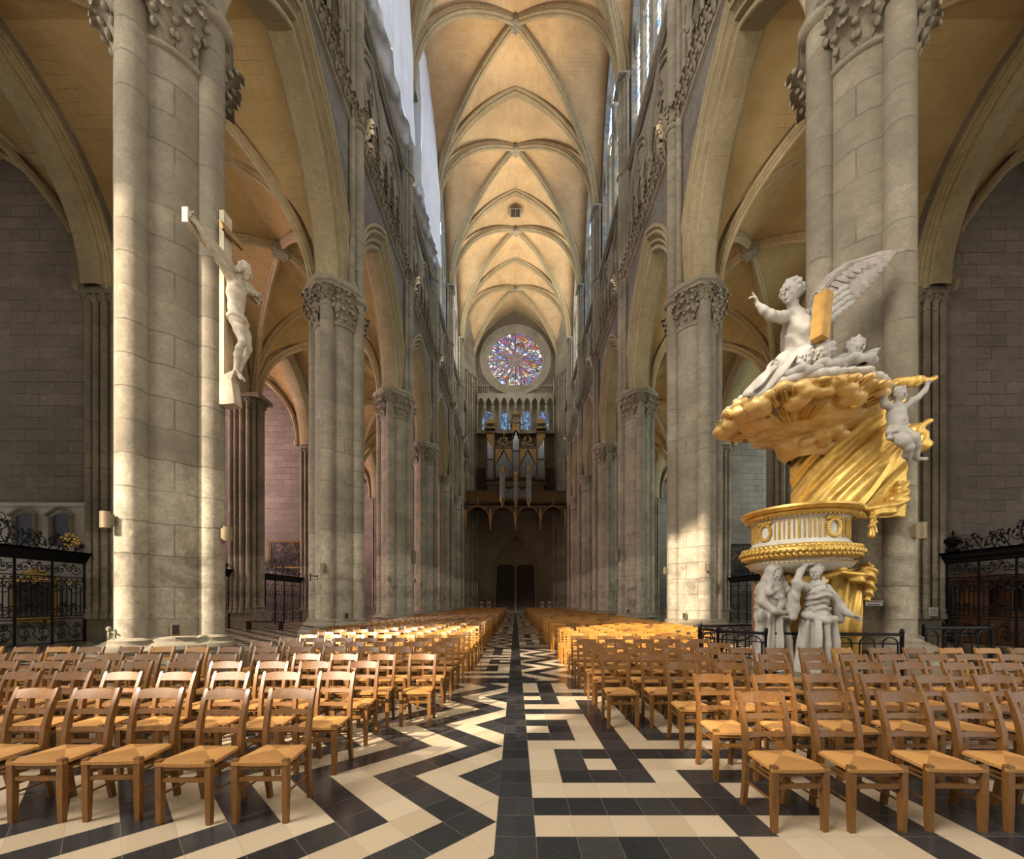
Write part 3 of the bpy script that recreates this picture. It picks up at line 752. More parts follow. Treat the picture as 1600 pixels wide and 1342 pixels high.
    for i in range(n):
        a0 = 2*pi*i/n; d = 2*pi/n
        tr.tube([P(.35, a0), P(1.2, a0), P(R*.62, a0+d*.2), P(R*.86, a0+d*.5)], .075, 5); tr.tube([P(1.2, a0), P(R*.62, a0-d*.2), P(R*.86, a0-d*.5)], .075, 5)
        tr.tube([P(1.5, a0), P(R*.5, a0+d*.12), P(R*.8, a0), P(R*.5, a0-d*.12), P(1.5, a0)], .05, 4)
        c = (R*.88*cos(a0), R*.88*sin(a0)); tr.tube([(c[0]+.36*cos(q), c[1]+.36*sin(q), .12) for q in [2*pi*j/10 for j in range(11)]], .075, 5)
    for rr in (.35, .8, R-.03): tr.tube([P(rr, 2*pi*j/32) for j in range(33)], .09, 5)
    tr.build('rose_tracery', M['carved'], g, 40)
    # balustrade, gallery arcade and its windows
    bl = MB(); zb = 30.6
    bl.box((-5.4, YW-.5, zb-.25), (5.4, YW-.1, zb)); bl.box((-5.4, YW-.5, zb+.95), (5.4, YW-.2, zb+1.1))
    for i in range(34):
        x = -5.3+10.6*i/33
        if abs(x) < 2.4: continue
        bl.lathe([(.07, zb), (.05, zb+.3), (.08, zb+.6), (.05, zb+.95)], 6, (x, YW-.35, 0))
    bl.build('balustrade', M['carved'], w, 40)
    ga = MB(); nA = 10; wA = 10.6/nA; z0 = 25.3; zsA = 28.8
    N = 120; vs = []; fs = []
    for i in range(N+1):
        x = -5.3+10.6*i/N; q = ((x+5.3) % wA)-wA/2
        z = zsA+arch_z(wA/2-.06, 1.0, q) if abs(q) < wA/2-.06 else zsA-.2
        vs += [(x, YW-.9, z), (x, YW-.9, zb-.25), (x, YW-.5, z)]
    for i in range(N): fs += [(3*i, 3*i+3, 3*i+4, 3*i+1), (3*i, 3*i+2, 3*i+5, 3*i+3)]
    ga.add(vs, fs); ga.box((-5.4, YW-1.0, z0-.5), (5.4, YW-.05, z0))
    for i in range(nA+1):
        x = -5.3+wA*i
        ga.lathe([(.16, z0), (.16, z0+.2), (.09, z0+.35), (.09, zsA-.6), (.1, zsA-.55), (.19, zsA-.25), (.19, zsA-.1)], 8, (x, YW-.8, 0))
        if i < nA: ga.tube([(x+wA/2+u, YW-.92, zsA+z) for (u, z) in arch_pts(wA/2-.06, 1.0, 0, 5)], .06, 5)
    ga.build('gallery_arcade', M['carved'], w, 40)
    for i, c in enumerate((-3.9, -1.5, 1.5, 3.9)):
        gl = MB(); pts = arch_pts(.75, 1.5, 0, 6); poly = [(c-.75, YW-.06, 25.4)]+[(c+u, YW-.06, 26.9+z) for (u, z) in pts]+[(c+.75, YW-.06, 25.4)]
        gl.add(poly, [tuple(range(len(poly)))]); gl.build('window_%d' % (51+i), M['lowglass'], smooth=0, kind='structure')
    return w
WEST = west_wall()

# ---- added unseen wall behind the viewer: its openings shape the sun patches ---
def build_sun_mask():
    YE = -14.0
    # (x0, x1, z0, z1, part of each sun opening left clear between its bars)
    holes = [(-26.3, -25.35, 17.6, 26.2, .9), (-19.8, -16.2, 14.55, 16.6, .85), (-25.0, -21.6, 18.5, 21.6, .95), (-20.4, -15.6, 18.6, 22.8, .95), (-20.1, -18.1, 24.3, 28.2, .8), (-14.7, -12.9, 21.9, 23.3, .40), (-13.9, -12.7, 14.2, 15.2, .55)]
    xs = sorted(set([-60.0, 16.0]+[h[i] for h in holes for i in (0, 1)])); zs = sorted(set([0.0, 66.0]+[h[i] for h in holes for i in (2, 3)]))
    mb = MB()
    for i in range(len(xs)-1):
        for j in range(len(zs)-1):
            cx, cz = (xs[i]+xs[i+1])/2, (zs[j]+zs[j+1])/2
            if any(h[0] < cx < h[1] and h[2] < cz < h[3] for h in holes): continue
            mb.add([(xs[i], YE, zs[j]), (xs[i+1], YE, zs[j]), (xs[i+1], YE, zs[j+1]), (xs[i], YE, zs[j+1])], [(0, 1, 2, 3)])
    w = mb.build('wall_east', M['wall'], smooth=0, kind='structure')
    tr = MB()
    for (x0, x1, z0, z1, op) in holes:
        k = max(2, round((x1-x0)/.30)); pw_ = (x1-x0)/k
        for i in range(k): tr.box((x0+pw_*i, YE-.03, z0), (x0+pw_*(i+1-op), YE+.03, z1))
        for i in range(1, int((z1-z0)/1.3)+1): tr.tube([(x0, YE, z0+i*1.3), (x1, YE, z0+i*1.3)], .04, 5)
    tr.build('window_tracery', M['carved'], w, 40)  # added bars that thin the sun through each opening
build_sun_mask()
# ------------------------------------------------------------------ piers
ORD = ['zeroth', 'first', 'second', 'third', 'fourth', 'fifth', 'sixth', 'seventh', 'eighth', 'ninth', 'tenth', 'eleventh', 'twelfth', 'thirteenth', 'fourteenth',
       'fifteenth', 'sixteenth', 'seventeenth', 'eighteenth', 'nineteenth', 'twentieth', 'twenty-first', 'twenty-second', 'twenty-third', 'twenty-fourth']
def pier(x, y, s, label, detail):
    root = empty('stone_pier', (x, y, 0), 0, label, 'pier', 'piers of the nave arcades')
    n = 24
    def oct(r, z, e=1.0): return [(r*cos(2*pi*i/8+pi/8)*e, r*sin(2*pi*i/8+pi/8)*e, z) for i in range(8)]
    b = MB(); b.loft([oct(1.42, 0), oct(1.42, .42), oct(1.36, .48), oct(1.32, .5), oct(1.32, .58)])
    b.build('plinth', M['carved'], root, 30)
    b = MB()
    bp = [(1.10, .58), (1.16, .60), (1.20, .66), (1.16, .72), (1.06, .74), (1.02, .78), (.95, .80), (.93, .86), (.86, .9)]
    b.lathe([(r-.03, z) for r, z in bp], n)
    for j in range(4):
        a = pi/2*j; b.lathe([(.44, .58), (.47, .66), (.44, .73), (.36, .76), (.34, .8), (.35, .85), (.27, .9)], 14, (.86*cos(a), .86*sin(a), 0))
    b.build('moulded_base', M['carved'], root, 40)
    b = MB(); b.lathe([(.8, .86), (.8, 12.45)], 40); b.build('core', M['pier'], root, 40)
    for j in range(4):
        a = pi/2*j; cx, cy_ = .86*cos(a), .86*sin(a); nave = abs(cx+s*.86) < .1
        b = MB(); b.cyl(cx, cy_, .86, 13.9 if nave else 13.05, .25, 18)
        o = b.build('shaft', M['shaft'], root, 40)
    c = MB()
    if detail:
        c.lathe([(.8, 12.36), (.87, 12.38), (.88, 12.44), (.82, 12.48), (.82, 12.7), (.86, 13.1), (.95, 13.5), (1.06, 13.66)], n)
        for k in range(3):
            for j in range(20):
                a = 2*pi*(j+.5*(k % 2))/20
                if min(abs(((a-q+pi) % (2*pi))-pi) for q in (0, pi/2, pi, 3*pi/2)) < .33: continue
                rr = .82+.07*k
                leaf_lumps(c, (rr*cos(a), rr*sin(a), 12.72+.33*k), (cos(a), sin(a), 0), (0, 0, 1), (-sin(a), cos(a), 0), .35)
    else:
        c.lathe([(.8, 12.36), (.88, 12.44), (.82, 12.48), (.86, 13.1), (1.06, 13.66)], 16)
    for j in range(4):
        a = pi/2*j; cx, cy_ = .86*cos(a), .86*sin(a); nave = abs(cx+s*.86) < .1
        if nave: ring(c, cx, cy_, 13.7, .25, .13, 16)
        else: capital(c, cx, cy_, 13.05, 13.68, .25, 12, 2, 1.55, 7)
    c.build('foliage_capital', M['carved'], root, 80)
    ab = MB()
    def obx(z, e):
        pts = []
        for q in range(4):
            a = pi/2*q; nv = abs(cos(a)*.86+s*.86) < .1
            for (r_, t_) in ((1.13, -.29), (1.13, .29)) if nv else ((1.24, -.33), (1.24, .33)): pts.append((r_*cos(a)-t_*sin(a), r_*sin(a)+t_*cos(a)))
            pts.append((.80*(cos(a)-sin(a)), .80*(sin(a)+cos(a))))
        return [(e*p[0], e*p[1], z) for p in pts]
    ab.loft([obx(13.66, .94), obx(13.72, .96), obx(13.78, .93), obx(13.84, .99), obx(13.985, 1.0)])
    o = ab.build('abacus', M['carved'], root, 20)
    return root
PIER_TXT = {('left', 0): 'nearest stone pier on the left, with the crucifix mounted on it', ('right', 0): 'nearest stone pier on the right, behind the gilded pulpit',
            ('left', 1): 'second stone pier on the left, just past the crucifix pier', ('right', 1): 'second stone pier on the right, sunlit at its foot beside the pulpit'}
for nm, s in SIDES:
    for k, y in enumerate(PY):
        lb = PIER_TXT.get((nm, k)) or 'clustered stone pier, %s from the front in the %s arcade' % (ORD[k+1], nm)
        pier(s*PX, y, s, lb, k < 4)

# ------------------------------------------------------------------ chairs
def chair_parts():
    """returns list of (name, MB, material key) for a rush-seated chair facing -Y; origin on the floor between the front legs"""
    out = []
    fw, rw, dp, sh, H = .178, .160, .335, .445, .875
    for sg in (-1, 1):
        b = MB(); x = sg*fw
        b.loft([[(x-q, -q, z), (x+q, -q, z), (x+q, q, z), (x-q, q, z)] for (q, z) in ((.017, 0), (.021, .2), (.0215, sh), (.019, sh+.012))]); out.append(('leg', b, 'wood'))
    for sg in (-1, 1):
        b = MB(); x = sg*rw; rg = []
        for (z, y, wx, wy) in ((0, dp+.05, .016, .019), (.2, dp+.015, .018, .022), (sh, dp, .018, .024), (.60, dp+.015, .018, .022), (.74, dp+.05, .017, .020), (H-.012, dp+.095, .015, .016), (H, dp+.098, .010, .012)):
            xx = x+sg*(z/H)*.012
            rg.append([(xx-wx, y-wy, z), (xx+wx, y-wy, z), (xx+wx, y+wy, z), (xx-wx, y+wy, z)])
        b.loft(rg); out.append(('back_post', b, 'wood'))
    def slat(z0, z1, y0, y1, th, arch=0.0, bow=.018):
        b = MB(); rg = []; N = 8
        for i in range(N+1):
            q = -1+2*i/N; x = q*(rw-.004); bw = bow*(1-q*q); ar = arch*(1-q*q)
            rg.append([(x, y0+bw-th/2, z0), (x, y0+bw+th/2, z0), (x, y1+bw+th/2, z1+ar), (x, y1+bw-th/2, z1+ar)])
        b.loft(rg); return b
    out.append(('top_rail', slat(.790, .858, dp+.062, dp+.088, .020, .012), 'wood'))
    out.append(('back_slat', slat(.672, .708, dp+.030, dp+.040, .016, .003), 'wood'))
    out.append(('back_slat', slat(.540, .574, dp+.004, dp+.010, .016, .003), 'wood'))
    # rush seat: rounded pad swelling between the corner posts
    b = MB(); N = 10; vs = []; fs = []
    def sp(i, j, top):
        u = -1+2*i/N; v = j/N; w = fw+.024-(fw-rw+.018)*v; e = max(abs(u), abs(2*v-1))
        x = u*w; y = -.022+v*(dp+.022)-.016*(1-u*u)*(1-v); z = sh+(.012-.018*e**6+.004*(1-e) if top else -.040+.012*e**4)
        return (x, y, z)
    for top in (1, 0):
        for i in range(N+1):
            for j in range(N+1): vs.append(sp(i, j, top))
    q = (N+1)*(N+1)
    for i in range(N):
        for j in range(N):
            a = i*(N+1)+j; fs.append((a, a+N+1, a+N+2, a+1)); fs.append((q+a, q+a+1, q+a+N+2, q+a+N+1))
    for j in range(N):
        fs.append((j, j+1, q+j+1, q+j)); a = N*(N+1)+j; fs.append((a+1, a, q+a, q+a+1)); a = j*(N+1); fs.append((a+N+1, a, q+a, q+a+N+1)); a = j*(N+1)+N; fs.append((a, a+N+1, q+a+N+1, q+a))
    b.add(vs, fs); out.append(('rush_seat', b, 'rush'))
    b = MB(); b.box((-fw, -.012, .385), (fw, .010, .412)); b.box((-fw, .03, .372), (fw, .17, .384)); out.append(('front_apron', b, 'wood'))
    b = MB(); b.box((-fw, -.013, .300), (fw, .009, .330)); out.append(('stretcher', b, 'wood'))
    for z, e in ((.345, .009), (.205, .009)):
        for sg in (-1, 1):
            b = MB(); b.tube([(sg*fw, 0, z), (sg*(rw+.004), dp+.01, z)], e, 6); out.append(('stretcher', b, 'wood'))
    b = MB(); b.box((-rw, dp-.002, .275), (rw, dp+.016, .300)); out.append(('stretcher', b, 'wood'))
    return out
CP = chair_parts()
def chair_proto(gold):
    r = empty('rush_seat_chair'); 
    for (n, b, mt) in CP:
        b.build(n, M['goldwood' if gold and mt == 'wood' else mt], r, 40)
    return r
def joined(gold):
    mb = MB(); mats = [M['goldwood' if gold else 'wood'], M['rush']]
    for (n, b, mt) in CP: mb.add(b.v, b.f, 1 if mt == 'rush' else 0)
    return mb, mats
PROTO = {}
JM = {}
for g in (False, True):
    mb, mats = joined(g); o = mb.build('rush_seat_chair', mats, smooth=40); JM[g] = o.data; bpy.data.objects.remove(o)
def copy_chair(src):
    r = src.copy(); COL.objects.link(r)
    for ch in src.children:
        c = ch.copy(); COL.objects.link(c); c.parent = r
    return r
LROWS = [2.93, 3.745, 4.48, 5.17, 6.03]; RROWS = [2.81, 3.59, 4.38, 5.13, 5.88]
def rows(first, pitch):
    r = list(first)
    while r[-1]+pitch < 51: r.append(r[-1]+pitch)
    return r
slots = []
for nm, s, rr in (('left', -1, rows(LROWS, .80)), ('right', 1, rows(RROWS, .745))):
    for ri, y in enumerate(rr):
        if s < 0:
            x0 = 1.82 if ri < 3 else 1.26
            xmax = 1.262*(y+.45)+.1 if y < 6.3 else (4.5 if y < 10 else 5.3)
        else:
            x0 = 1.95 if ri < 3 else 1.35
            xmax = 1.245*(y+.45)+.1 if y < 6.1 else (3.55 if y < 10.2 else 5.3)
        k = 0; x = x0
        while x < xmax:
            dist = hypot(x, y)
            slots.append((dist, s, nm, ri, k, x, y)); x += .536; k += 1
slots.sort()
rnd = random.Random(11)
STUFF = MB(); nfull = 0
for i, (dist, s, nm, ri, k, x, y) in enumerate(slots):
    jx, jy, jr = rnd.uniform(-.012, .012), rnd.uniform(-.025, .025), rnd.uniform(-.05, .05)
    if (s, ri, k) == (1, 4, 7): jr = .25
    gold = (y > 8.3 and rnd.random() < .85) or (y > 5.6 and x > 4.6 and rnd.random() < .7)
    if y > 5.6 and x > 5.2: jr *= 3
    if i < 300:
        place = 'front row' if ri == 0 else '%s row from the front' % ORD[ri+1]
        seat = 'beside the centre aisle' if k == 0 else '%s from the centre aisle' % ORD[k+1]
        lb = '%s rush-seated chair, %s, %s, %s block' % ('honey wood' if gold else 'brown wood', seat, place, nm)
        if dist < 7.4:
            if gold not in PROTO: r = PROTO[gold] = chair_proto(gold)
            else: r = copy_chair(PROTO[gold])
        else:
            r = bpy.data.objects.new('rush_seat_chair', JM[gold]); COL.objects.link(r)
        r.location = (s*x+jx, y+jy, 0); r.rotation_euler = (0, 0, jr)
        tag(r, lb, 'chair', 'rush-seated chairs of the %s block' % nm)
    else:
        for (n, b, mt) in CP:
            if n == 'front_apron': continue
            mm = 2 if mt == 'rush' else (1 if gold else 0); c_, s_ = cos(jr), sin(jr)
            STUFF.add([(s*x+jx+p[0]*c_-p[1]*s_, y+jy+p[0]*s_+p[1]*c_, p[2]) for p in b.v], b.f, mm)
so = STUFF.build('distant_chairs', [M['wood'], M['goldwood'], M['rush']], smooth=0, kind='stuff')
tag(so, 'far rows of rush-seated wooden chairs running to the west door', 'chairs')
print('chairs', len(slots))

# ------------------------------------------------------------------ small fittings
def sconce(x, y, z, out, label, k=1.0):
    """half-cylinder wall lamp; out = direction away from the pier"""
    a = atan2(out[1], out[0])
    r = empty('wall_lamp', (x, y, z), a, label, 'lamp', 'half-round brass wall lamps on the piers')
    b = MB(); b.lathe([(.085*k, 0), (.105*k, .0), (.105*k, .30*k), (.095*k, .30*k), (.085*k, .02)], 12, (.05, 0, 0), a0=-pi/2, a1=pi/2); b.build('lamp_shade', M['lampbrass'], r, 40)
    b = MB(); b.box((-.02, -.08*k, .04*k), (.05, .08*k, .26*k)); b.build('back_plate', M['lampbrass'], r, 0)
sconce(-7.44, 7.53, 2.92, (-.35, -1), 'brass wall lamp on the outer shaft of the crucifix pier')
sconce(-6.15, 8.66, 2.86, (1, -.1), 'brass wall lamp below the crucifix, facing the aisle')
sconce(7.36, 7.53, 2.72, (.35, -1), 'brass wall lamp on the pier to the right of the pulpit')
for k in range(1, 6):
    for nm, s in SIDES:
        if k == 1:
            a, b_ = ('facing the viewer', 'facing the centre aisle')
        y = PY[k]
        who = 'small brass wall lamp on the %s pier of the %s arcade' % (ORD[k+1], nm)
        sconce(s*PX, y-1.13, 2.75, (0, -1), who+', near side', .95)
        if k < 3: sconce(s*(PX-1.13), y+.02, 2.7, (-s, 0), who+', aisle side', .95)
def floodlight(x, y, z, out, label):
    r = empty('floodlight', (x, y, z), atan2(out[1], out[0]), label, 'lamp', 'small box lights on the pier bases')
    b = MB(); b.box((0, -.07, 0), (.09, .07, .24)); b.build('housing', M['lampbrass'], r, 0)
    b = MB(); b.box((.09, -.05, .03), (.095, .05, .21)); b.build('lens', M['dark'], r, 0)
floodlight(-7.3+.62, 8.66-.62, .91, (.7, -.7), 'small brass box light at the foot of the crucifix pier')
floodlight(7.3-.64, 16.72-.64, .91, (-.7, -.7), 'small box light at the foot of the sunlit second right pier')
floodlight(-7.3+.64, 16.72-.64, .91, (.7, -.7), 'small box light at the foot of the second left pier')
floodlight(7.3-.64, 24.78-.64, .91, (-.7, -.7), 'small box light at the foot of the third right pier')
# small fixed things on the pier faces
def plate(x, y, z, nx, ny, w, h, mat, name, label, cat, lines=0, t=.02):
    a = atan2(ny, nx); r = MB(); r.box((-t, -w/2, 0), (t, w/2, h))
    for i in range(lines): r.box((t, -w*.4, h*(.8-.6*i/max(1, lines-1))-.006), (t+.002, w*.4-.1*w*(i % 2), h*(.8-.6*i/max(1, lines-1))+.006), 1)
    o = r.build(name, [mat, M['iron']], smooth=0); o.location = (x, y, z); o.rotation_euler = (0, 0, a); tag(o, label, cat); return o
plate(6.92, 7.91, 1.50, -.45, -.89, .26, .10, M['paper'], 'name_plaque', 'small white plaque on the pier right of the pulpit drapery', 'plaque', 2)
plate(16.3, 15.98, 1.02, -.1, -1, .30, .34, M['paper'], 'paper_notice', 'white paper notice on the stone left of the right-hand iron screen', 'notice', 5)
plate(-6.12, 24.78, 3.9, 1, -.05, .5, .75, M['west'], 'stone_tablet', 'dark memorial tablet on the third left pier', 'tablet')
plate(6.13, 24.78, 4.0, -1, -.05, .5, .75, M['west'], 'stone_tablet', 'dark memorial tablet on the third right pier', 'tablet')
br_ = MB(); br_.tube([(0, 0, 0), (0, -.3, 0)], .02, 6); br_.tube([(0, -.3, -.2), (0, -.3, .1)], .02, 6); br_.tube([(0, 0, .05), (0, -.02, -.15)], .015, 5)
o = br_.build('iron_bracket', M['iron']); o.location = (-7.55, 16.72-1.09, 2.55); o.rotation_euler = (0, 0, -.5); tag(o, 'thin black iron bracket on the second left pier', 'bracket')
hk = MB(); hk.blob((0, -.06, .15), (.05, .04, .05), 6, 4); hk.blob((0, -.05, .05), (.035, .03, .09), 6, 4); hk.tube([(0, -.04, .12), (.12, -.05, .06)], .018, 5)
o = hk.build('carved_fragment', M['carved']); o.location = (-7.45, 7.56, .93); tag(o, 'small broken carving stuck to the base of the crucifix pier', 'carving')
# bench in the left aisle
bn = empty('stone_bench', (-14.2, 23.2, 0), 0, 'dark bench against the clustered shafts in the left aisle', 'bench')
b = MB(); b.box((-1.0, -.2, .42), (1.0, .2, .48)); b.build('seat', M['darkwood'], bn, 0)
for sx in (-.9, .9):
    b = MB(); b.box((sx-.04, -.18, 0), (sx+.04, .18, .42)); b.build('leg', M['darkwood'], bn, 0)

# ------------------------------------------------------------------ wrought iron
def spiral(mb, to, u, v, r, turns, a0, sg, th=.012, n=14):
    pts = []
    for i in range(n+1):
        q = i/n; rr = r*(1-.85*q); a = a0+sg*turns*2*pi*q; pts.append(to(u+rr*cos(a), v+rr*sin(a)))
    mb.tube(pts, th, 4, caps=False)
def scroll_s(mb, to, u, v, w, h, th=.017):
    spiral(mb, to, u-w*.25, v, h*.5, 1.3, 0, 1, th); spiral(mb, to, u+w*.25, v, h*.5, 1.3, pi, 1, th)
    for sg in (-1, 1): mb.blob(to(u+sg*w*.25, v), th*2.2, 5, 3)

def screen(s, ya, yb, label, gilded, detail=1):
    """wrought-iron chapel screen on the plane |x| = 16.9, running from ya to yb"""
    L = yb-ya; H = 3.05; X = s*16.9
    root = empty('iron_chapel_screen', (X, ya, 0), 0, label, 'screen', 'wrought iron chapel screens')
    def to(u, v): return (0, u, v)
    fr = MB(); n = max(3, int(L/1.0)); 
    for i in range(n+1):
        u = L*i/n; big = i in (0, n) or abs(i-n/2) < .6
        fr.box((-.035, u-(.035 if big else .02), 0), (.035, u+(.035 if big else .02), H))
    for v in (.08, .95, 1.05, 2.35, 2.5): fr.box((-.02, 0, v-.018), (.02, L, v+.018))
    fr.build('frame', M['iron'], root, 0)
    co = MB(); co.loft([[(a, 0, z), (a, L, z)] for (a, z) in ((-.05, H), (-.09, H+.05), (-.09, H+.09), (-.2, H+.22), (-.2, H+.28), (-.26, H+.36), (-.26, H+.42), (.26, H+.42), (.26, H+.36), (.2, H+.28), (.09, H+.09), (.05, H))], False, False)
    co.box((-.26, -.08, H+.36), (.26, L+.08, H+.42))
    co.build('cornice', M['iron'], root, 0)
    inf = MB(); w = L/n
    for i in range(n):
        u0 = w*i
        m = 7
        for j in range(1, m): inf.box((-.012, u0+w*j/m-.012, 1.05), (.012, u0+w*j/m+.012, 2.35 if j % 2 else 2.1))
        for (v, h) in ((.5, .62), (.3, .3), (.72, .3)): scroll_s(inf, to, u0+w/2, v, w*.95, h)
        for (v, h) in ((1.3, .42), (2.12, .55), (2.78, .4)):
            scroll_s(inf, to, u0+w/2, v, w*.95, h)
            if detail:
                scroll_s(inf, to, u0+w/2, v+.16, w*.5, h*.5); scroll_s(inf, to, u0, v, w*.45, h*.7); spiral(inf, to, u0+w/2, v, h*.28, 1.2, 0, 1, .016)
        if detail:
            for q in range(6): inf.blob(to(u0+w*(q+.5)/6, 2.42), (.02, .05, .04), 5, 3)
    inf.build('scrollwork_infill', M['iron'], root, 30)
    cr = MB(); zb = H+.42
    def crest(u): return .38+.95*math.exp(-((u-L/2)/(L*.20))**2)+.25*math.exp(-((u-L*.16)/.5)**2)+.25*math.exp(-((u-L*.84)/.5)**2)
    k = max(6, int(L/.42))
    for i in range(k):
        u = L*(i+.5)/k; hh = crest(u)
        sg = 1 if i % 2 else -1
        spiral(cr, to, u, zb+hh*.42, hh*.40, 1.5, -pi/2, sg, .019); spiral(cr, to, u+.12*sg, zb+hh*.78, hh*.22, 1.3, -pi/2, -sg, .016)
        cr.tube([to(u-.2, zb), to(u-.05, zb+hh*.35), to(u+.1*sg, zb+hh*.8), to(u+.02, zb+hh*1.0)], [.022, .02, .018, .006], 5)
        for q in range(5): cr.blob(to(u+.16*cos(q*1.3+i), zb+hh*(.25+.15*q)), (.03, .05, .07), 5, 3)
    cr.build('scrolled_cresting', M['iron'], root, 30)
    if gilded:
        gd = MB(); rg = random.Random(5)
        for (u, v, r) in ((L-.55, zb+.42, .34), (L/2-.2, zb+.55, .40), (L/2+.4, zb+.2, .25)):
            for q in range(46):
                a = rg.uniform(0, 2*pi); t = r*sqrt(rg.random()); c = to(u+t*cos(a), v+t*sin(a)*.8)
                gd.blob((c[0]+rg.uniform(-.08, .08), c[1], c[2]), (.04, .055, .045), 5, 3)
        for u in (w*1.5, w*2.5, w*4.5, L-w*.5, L-w*1.5):
            for q in range(8): gd.blob(to(u+.08*cos(q), 2.3+.07*sin(q*2.1)), .035, 5, 3)
        gd.build('gilded_foliage', M['gold'], root, 40)
    return root
def post_top(mb): pass
for nm, s in SIDES:
    for k, (ya, yb) in enumerate(BAYS[:4]):
        if k == 0: lb = 'tall black wrought iron chapel screen with %s at the %s edge' % ('gilded bouquets' if s < 0 else 'a cross-topped post', nm)
        else: lb = 'black iron chapel screen seen %s in the %s aisle' % (('between the first and second piers', 'behind the second pier', 'behind the third pier')[k-1], nm)
        r = screen(s, ya+.65, yb-.65, lb, k == 0 and s < 0, 1 if k == 0 else 0)
        if k == 0 and s > 0:
            fb = MB(); L = yb-ya-1.3
            fb.lathe([(.02, 3.47), (.2, 3.5), (.22, 3.6), (.12, 3.72), (.24, 3.85), (.27, 3.95), (.2, 4.05), (.05, 4.1)], 10, (0, L-.25, 0)); fb.box((-.02, L-.27, 4.1), (.02, L-.23, 4.32)); fb.box((-.02, L-.34, 4.2), (.02, L-.16, 4.24))
            fb.build('crowned_finial', M['iron'], r, 40)

# low railings round the pulpit and beside the right-hand pier
def railing(path, H, label, pitch=.165):
    root = empty('iron_railing', (path[0][0], path[0][1], 0), 0, label, 'railing', 'low black railings at the pulpit pier')
    o = Vector(path[0]); P = [Vector(p)-o for p in path]
    tr = MB(); tr.tube([(p.x, p.y, H) for p in P], .028, 6); tr.tube([(p.x, p.y, H-.16) for p in P], .012, 5); tr.build('top_rail', M['iron'], root, 40)
    lr = MB(); lr.tube([(p.x, p.y, .12) for p in P], .018, 5); lr.build('bottom_rail', M['iron'], root, 40)
    for p in P:
        b = MB(); b.lathe([(.03, 0), (.03, H+.02), (.042, H+.04), (.02, H+.10)], 8, (p.x, p.y, 0)); b.build('post', M['iron'], root, 40)
    hp = MB()
    for i in range(len(P)-1):
        a, c = P[i], P[i+1]; d = c-a; n = max(2, int(d.length/pitch/2)*2); e = d/n
        for j in range(0, n, 2):
            q0 = a+e*(j+.35); q1 = a+e*(j+1.65); m_ = (q0+q1)/2; rr = (q1-q0)/2; rl = rr.length
            pts = [(q0.x, q0.y, .12)]+[(m_.x-rr.x*cos(pi*t/8), m_.y-rr.y*cos(pi*t/8), H-.05-rl+rl*sin(pi*t/8)) for t in range(9)]+[(q1.x, q1.y, .12)]
            hp.tube(pts, .014, 5)
    hp.build('hooped_bars', M['iron'], root, 40)
    return root
railing([(3.86, 8.6), (3.95, 8.0), (4.5, 7.35), (6.68, 7.08)], 1.01, 'black hooped iron railing in front of the pulpit')
railing([(3.92, 8.72), (4.3, 9.5), (5.9, 9.95)], 1.01, 'black iron railing behind the pulpit statues, returning to the pier')
railing([(8.72, 8.75), (10.35, 8.9), (10.35, 9.9)], 1.01, 'short black iron railing right of the pulpit pier')

# ------------------------------------------------------------------ chapel furnishings
def painting(c, n, w, h, label, frame='gold', crest=False, rz=0):
    root = empty('framed_painting', c, rz, label, 'painting')
    cv = MB(); cv.box((-w/2, -.02, 0), (w/2, .02, h)); cv.build('canvas', M['canvas'], root, 0)
    fm = MB(); t = .13*min(1, w/1.6)
    pr = [(0, .03), (t*.3, .09), (t*.6, .07), (t, .10), (t+.03, .02)]
    c4 = [(-w/2, 0), (w/2, 0), (w/2, h), (-w/2, h)]; d4 = [(-1, -1), (1, -1), (1, 1), (-1, 1)]
    rings = [[(p[0]+d[0]*o, -q, p[1]+d[1]*o) for (o, q) in pr] for p, d in zip(c4, d4)]; rings.append(rings[0])
    fm.loft(rings, False, False); fm.build('frame', M[frame], root, 30)
    if crest:
        cb = MB(); rg = random.Random(3)
        for q in range(40):
            x = rg.uniform(-.45, .45); cb.blob((x, -.06, h+t+rg.random()*(.38-.6*x*x)), (.06, .05, .06), 5, 3)
        for q in range(24): cb.blob((rg.uniform(-w/2, w/2), -.08, -t-rg.random()*.1), (.07, .05, .05), 5, 3)
        cb.build('carved_crest', M['gold'], root, 40)
    return root
g = G('old_oil_painting'); P_ = g.obj(); v = g.n('TexVoronoi', None, Vector=P_, Scale=2.6).outputs['Color']
nn = g.noise(P_, 2.2, 6, .65, 1.5); c_ = g.mix(g.ramp(nn, .48, .7), (.012, .010, .008), (.20, .12, .07)); c_ = g.mix(g.ramp(nn, .66, .8), c_, (.45, .36, .28))
c_ = g.mix(g.ramp(g.noise(P_, 1.4, 3), .58, .66, 0, .7), c_, (.22, .03, .02)); M['canvas'] = g.done(c_, .35, spec=.4)
M['canvas_dark'] = M['canvas']
painting((-18.85, 16.1, 1.0), None, 1.55, 1.35, 'dark painting in a gilded frame behind the left chapel screen', 'gold', True)
painting((-17.95, 32.3, 4.35), None, 2.6, 1.9, 'dark figure painting hanging on the pink-lit chapel wall', 'oldgold')
painting((17.85, 32.3, 3.7), None, 1.5, 2.3, 'dark framed painting on the chapel wall behind the pulpit basket', 'darkwood')
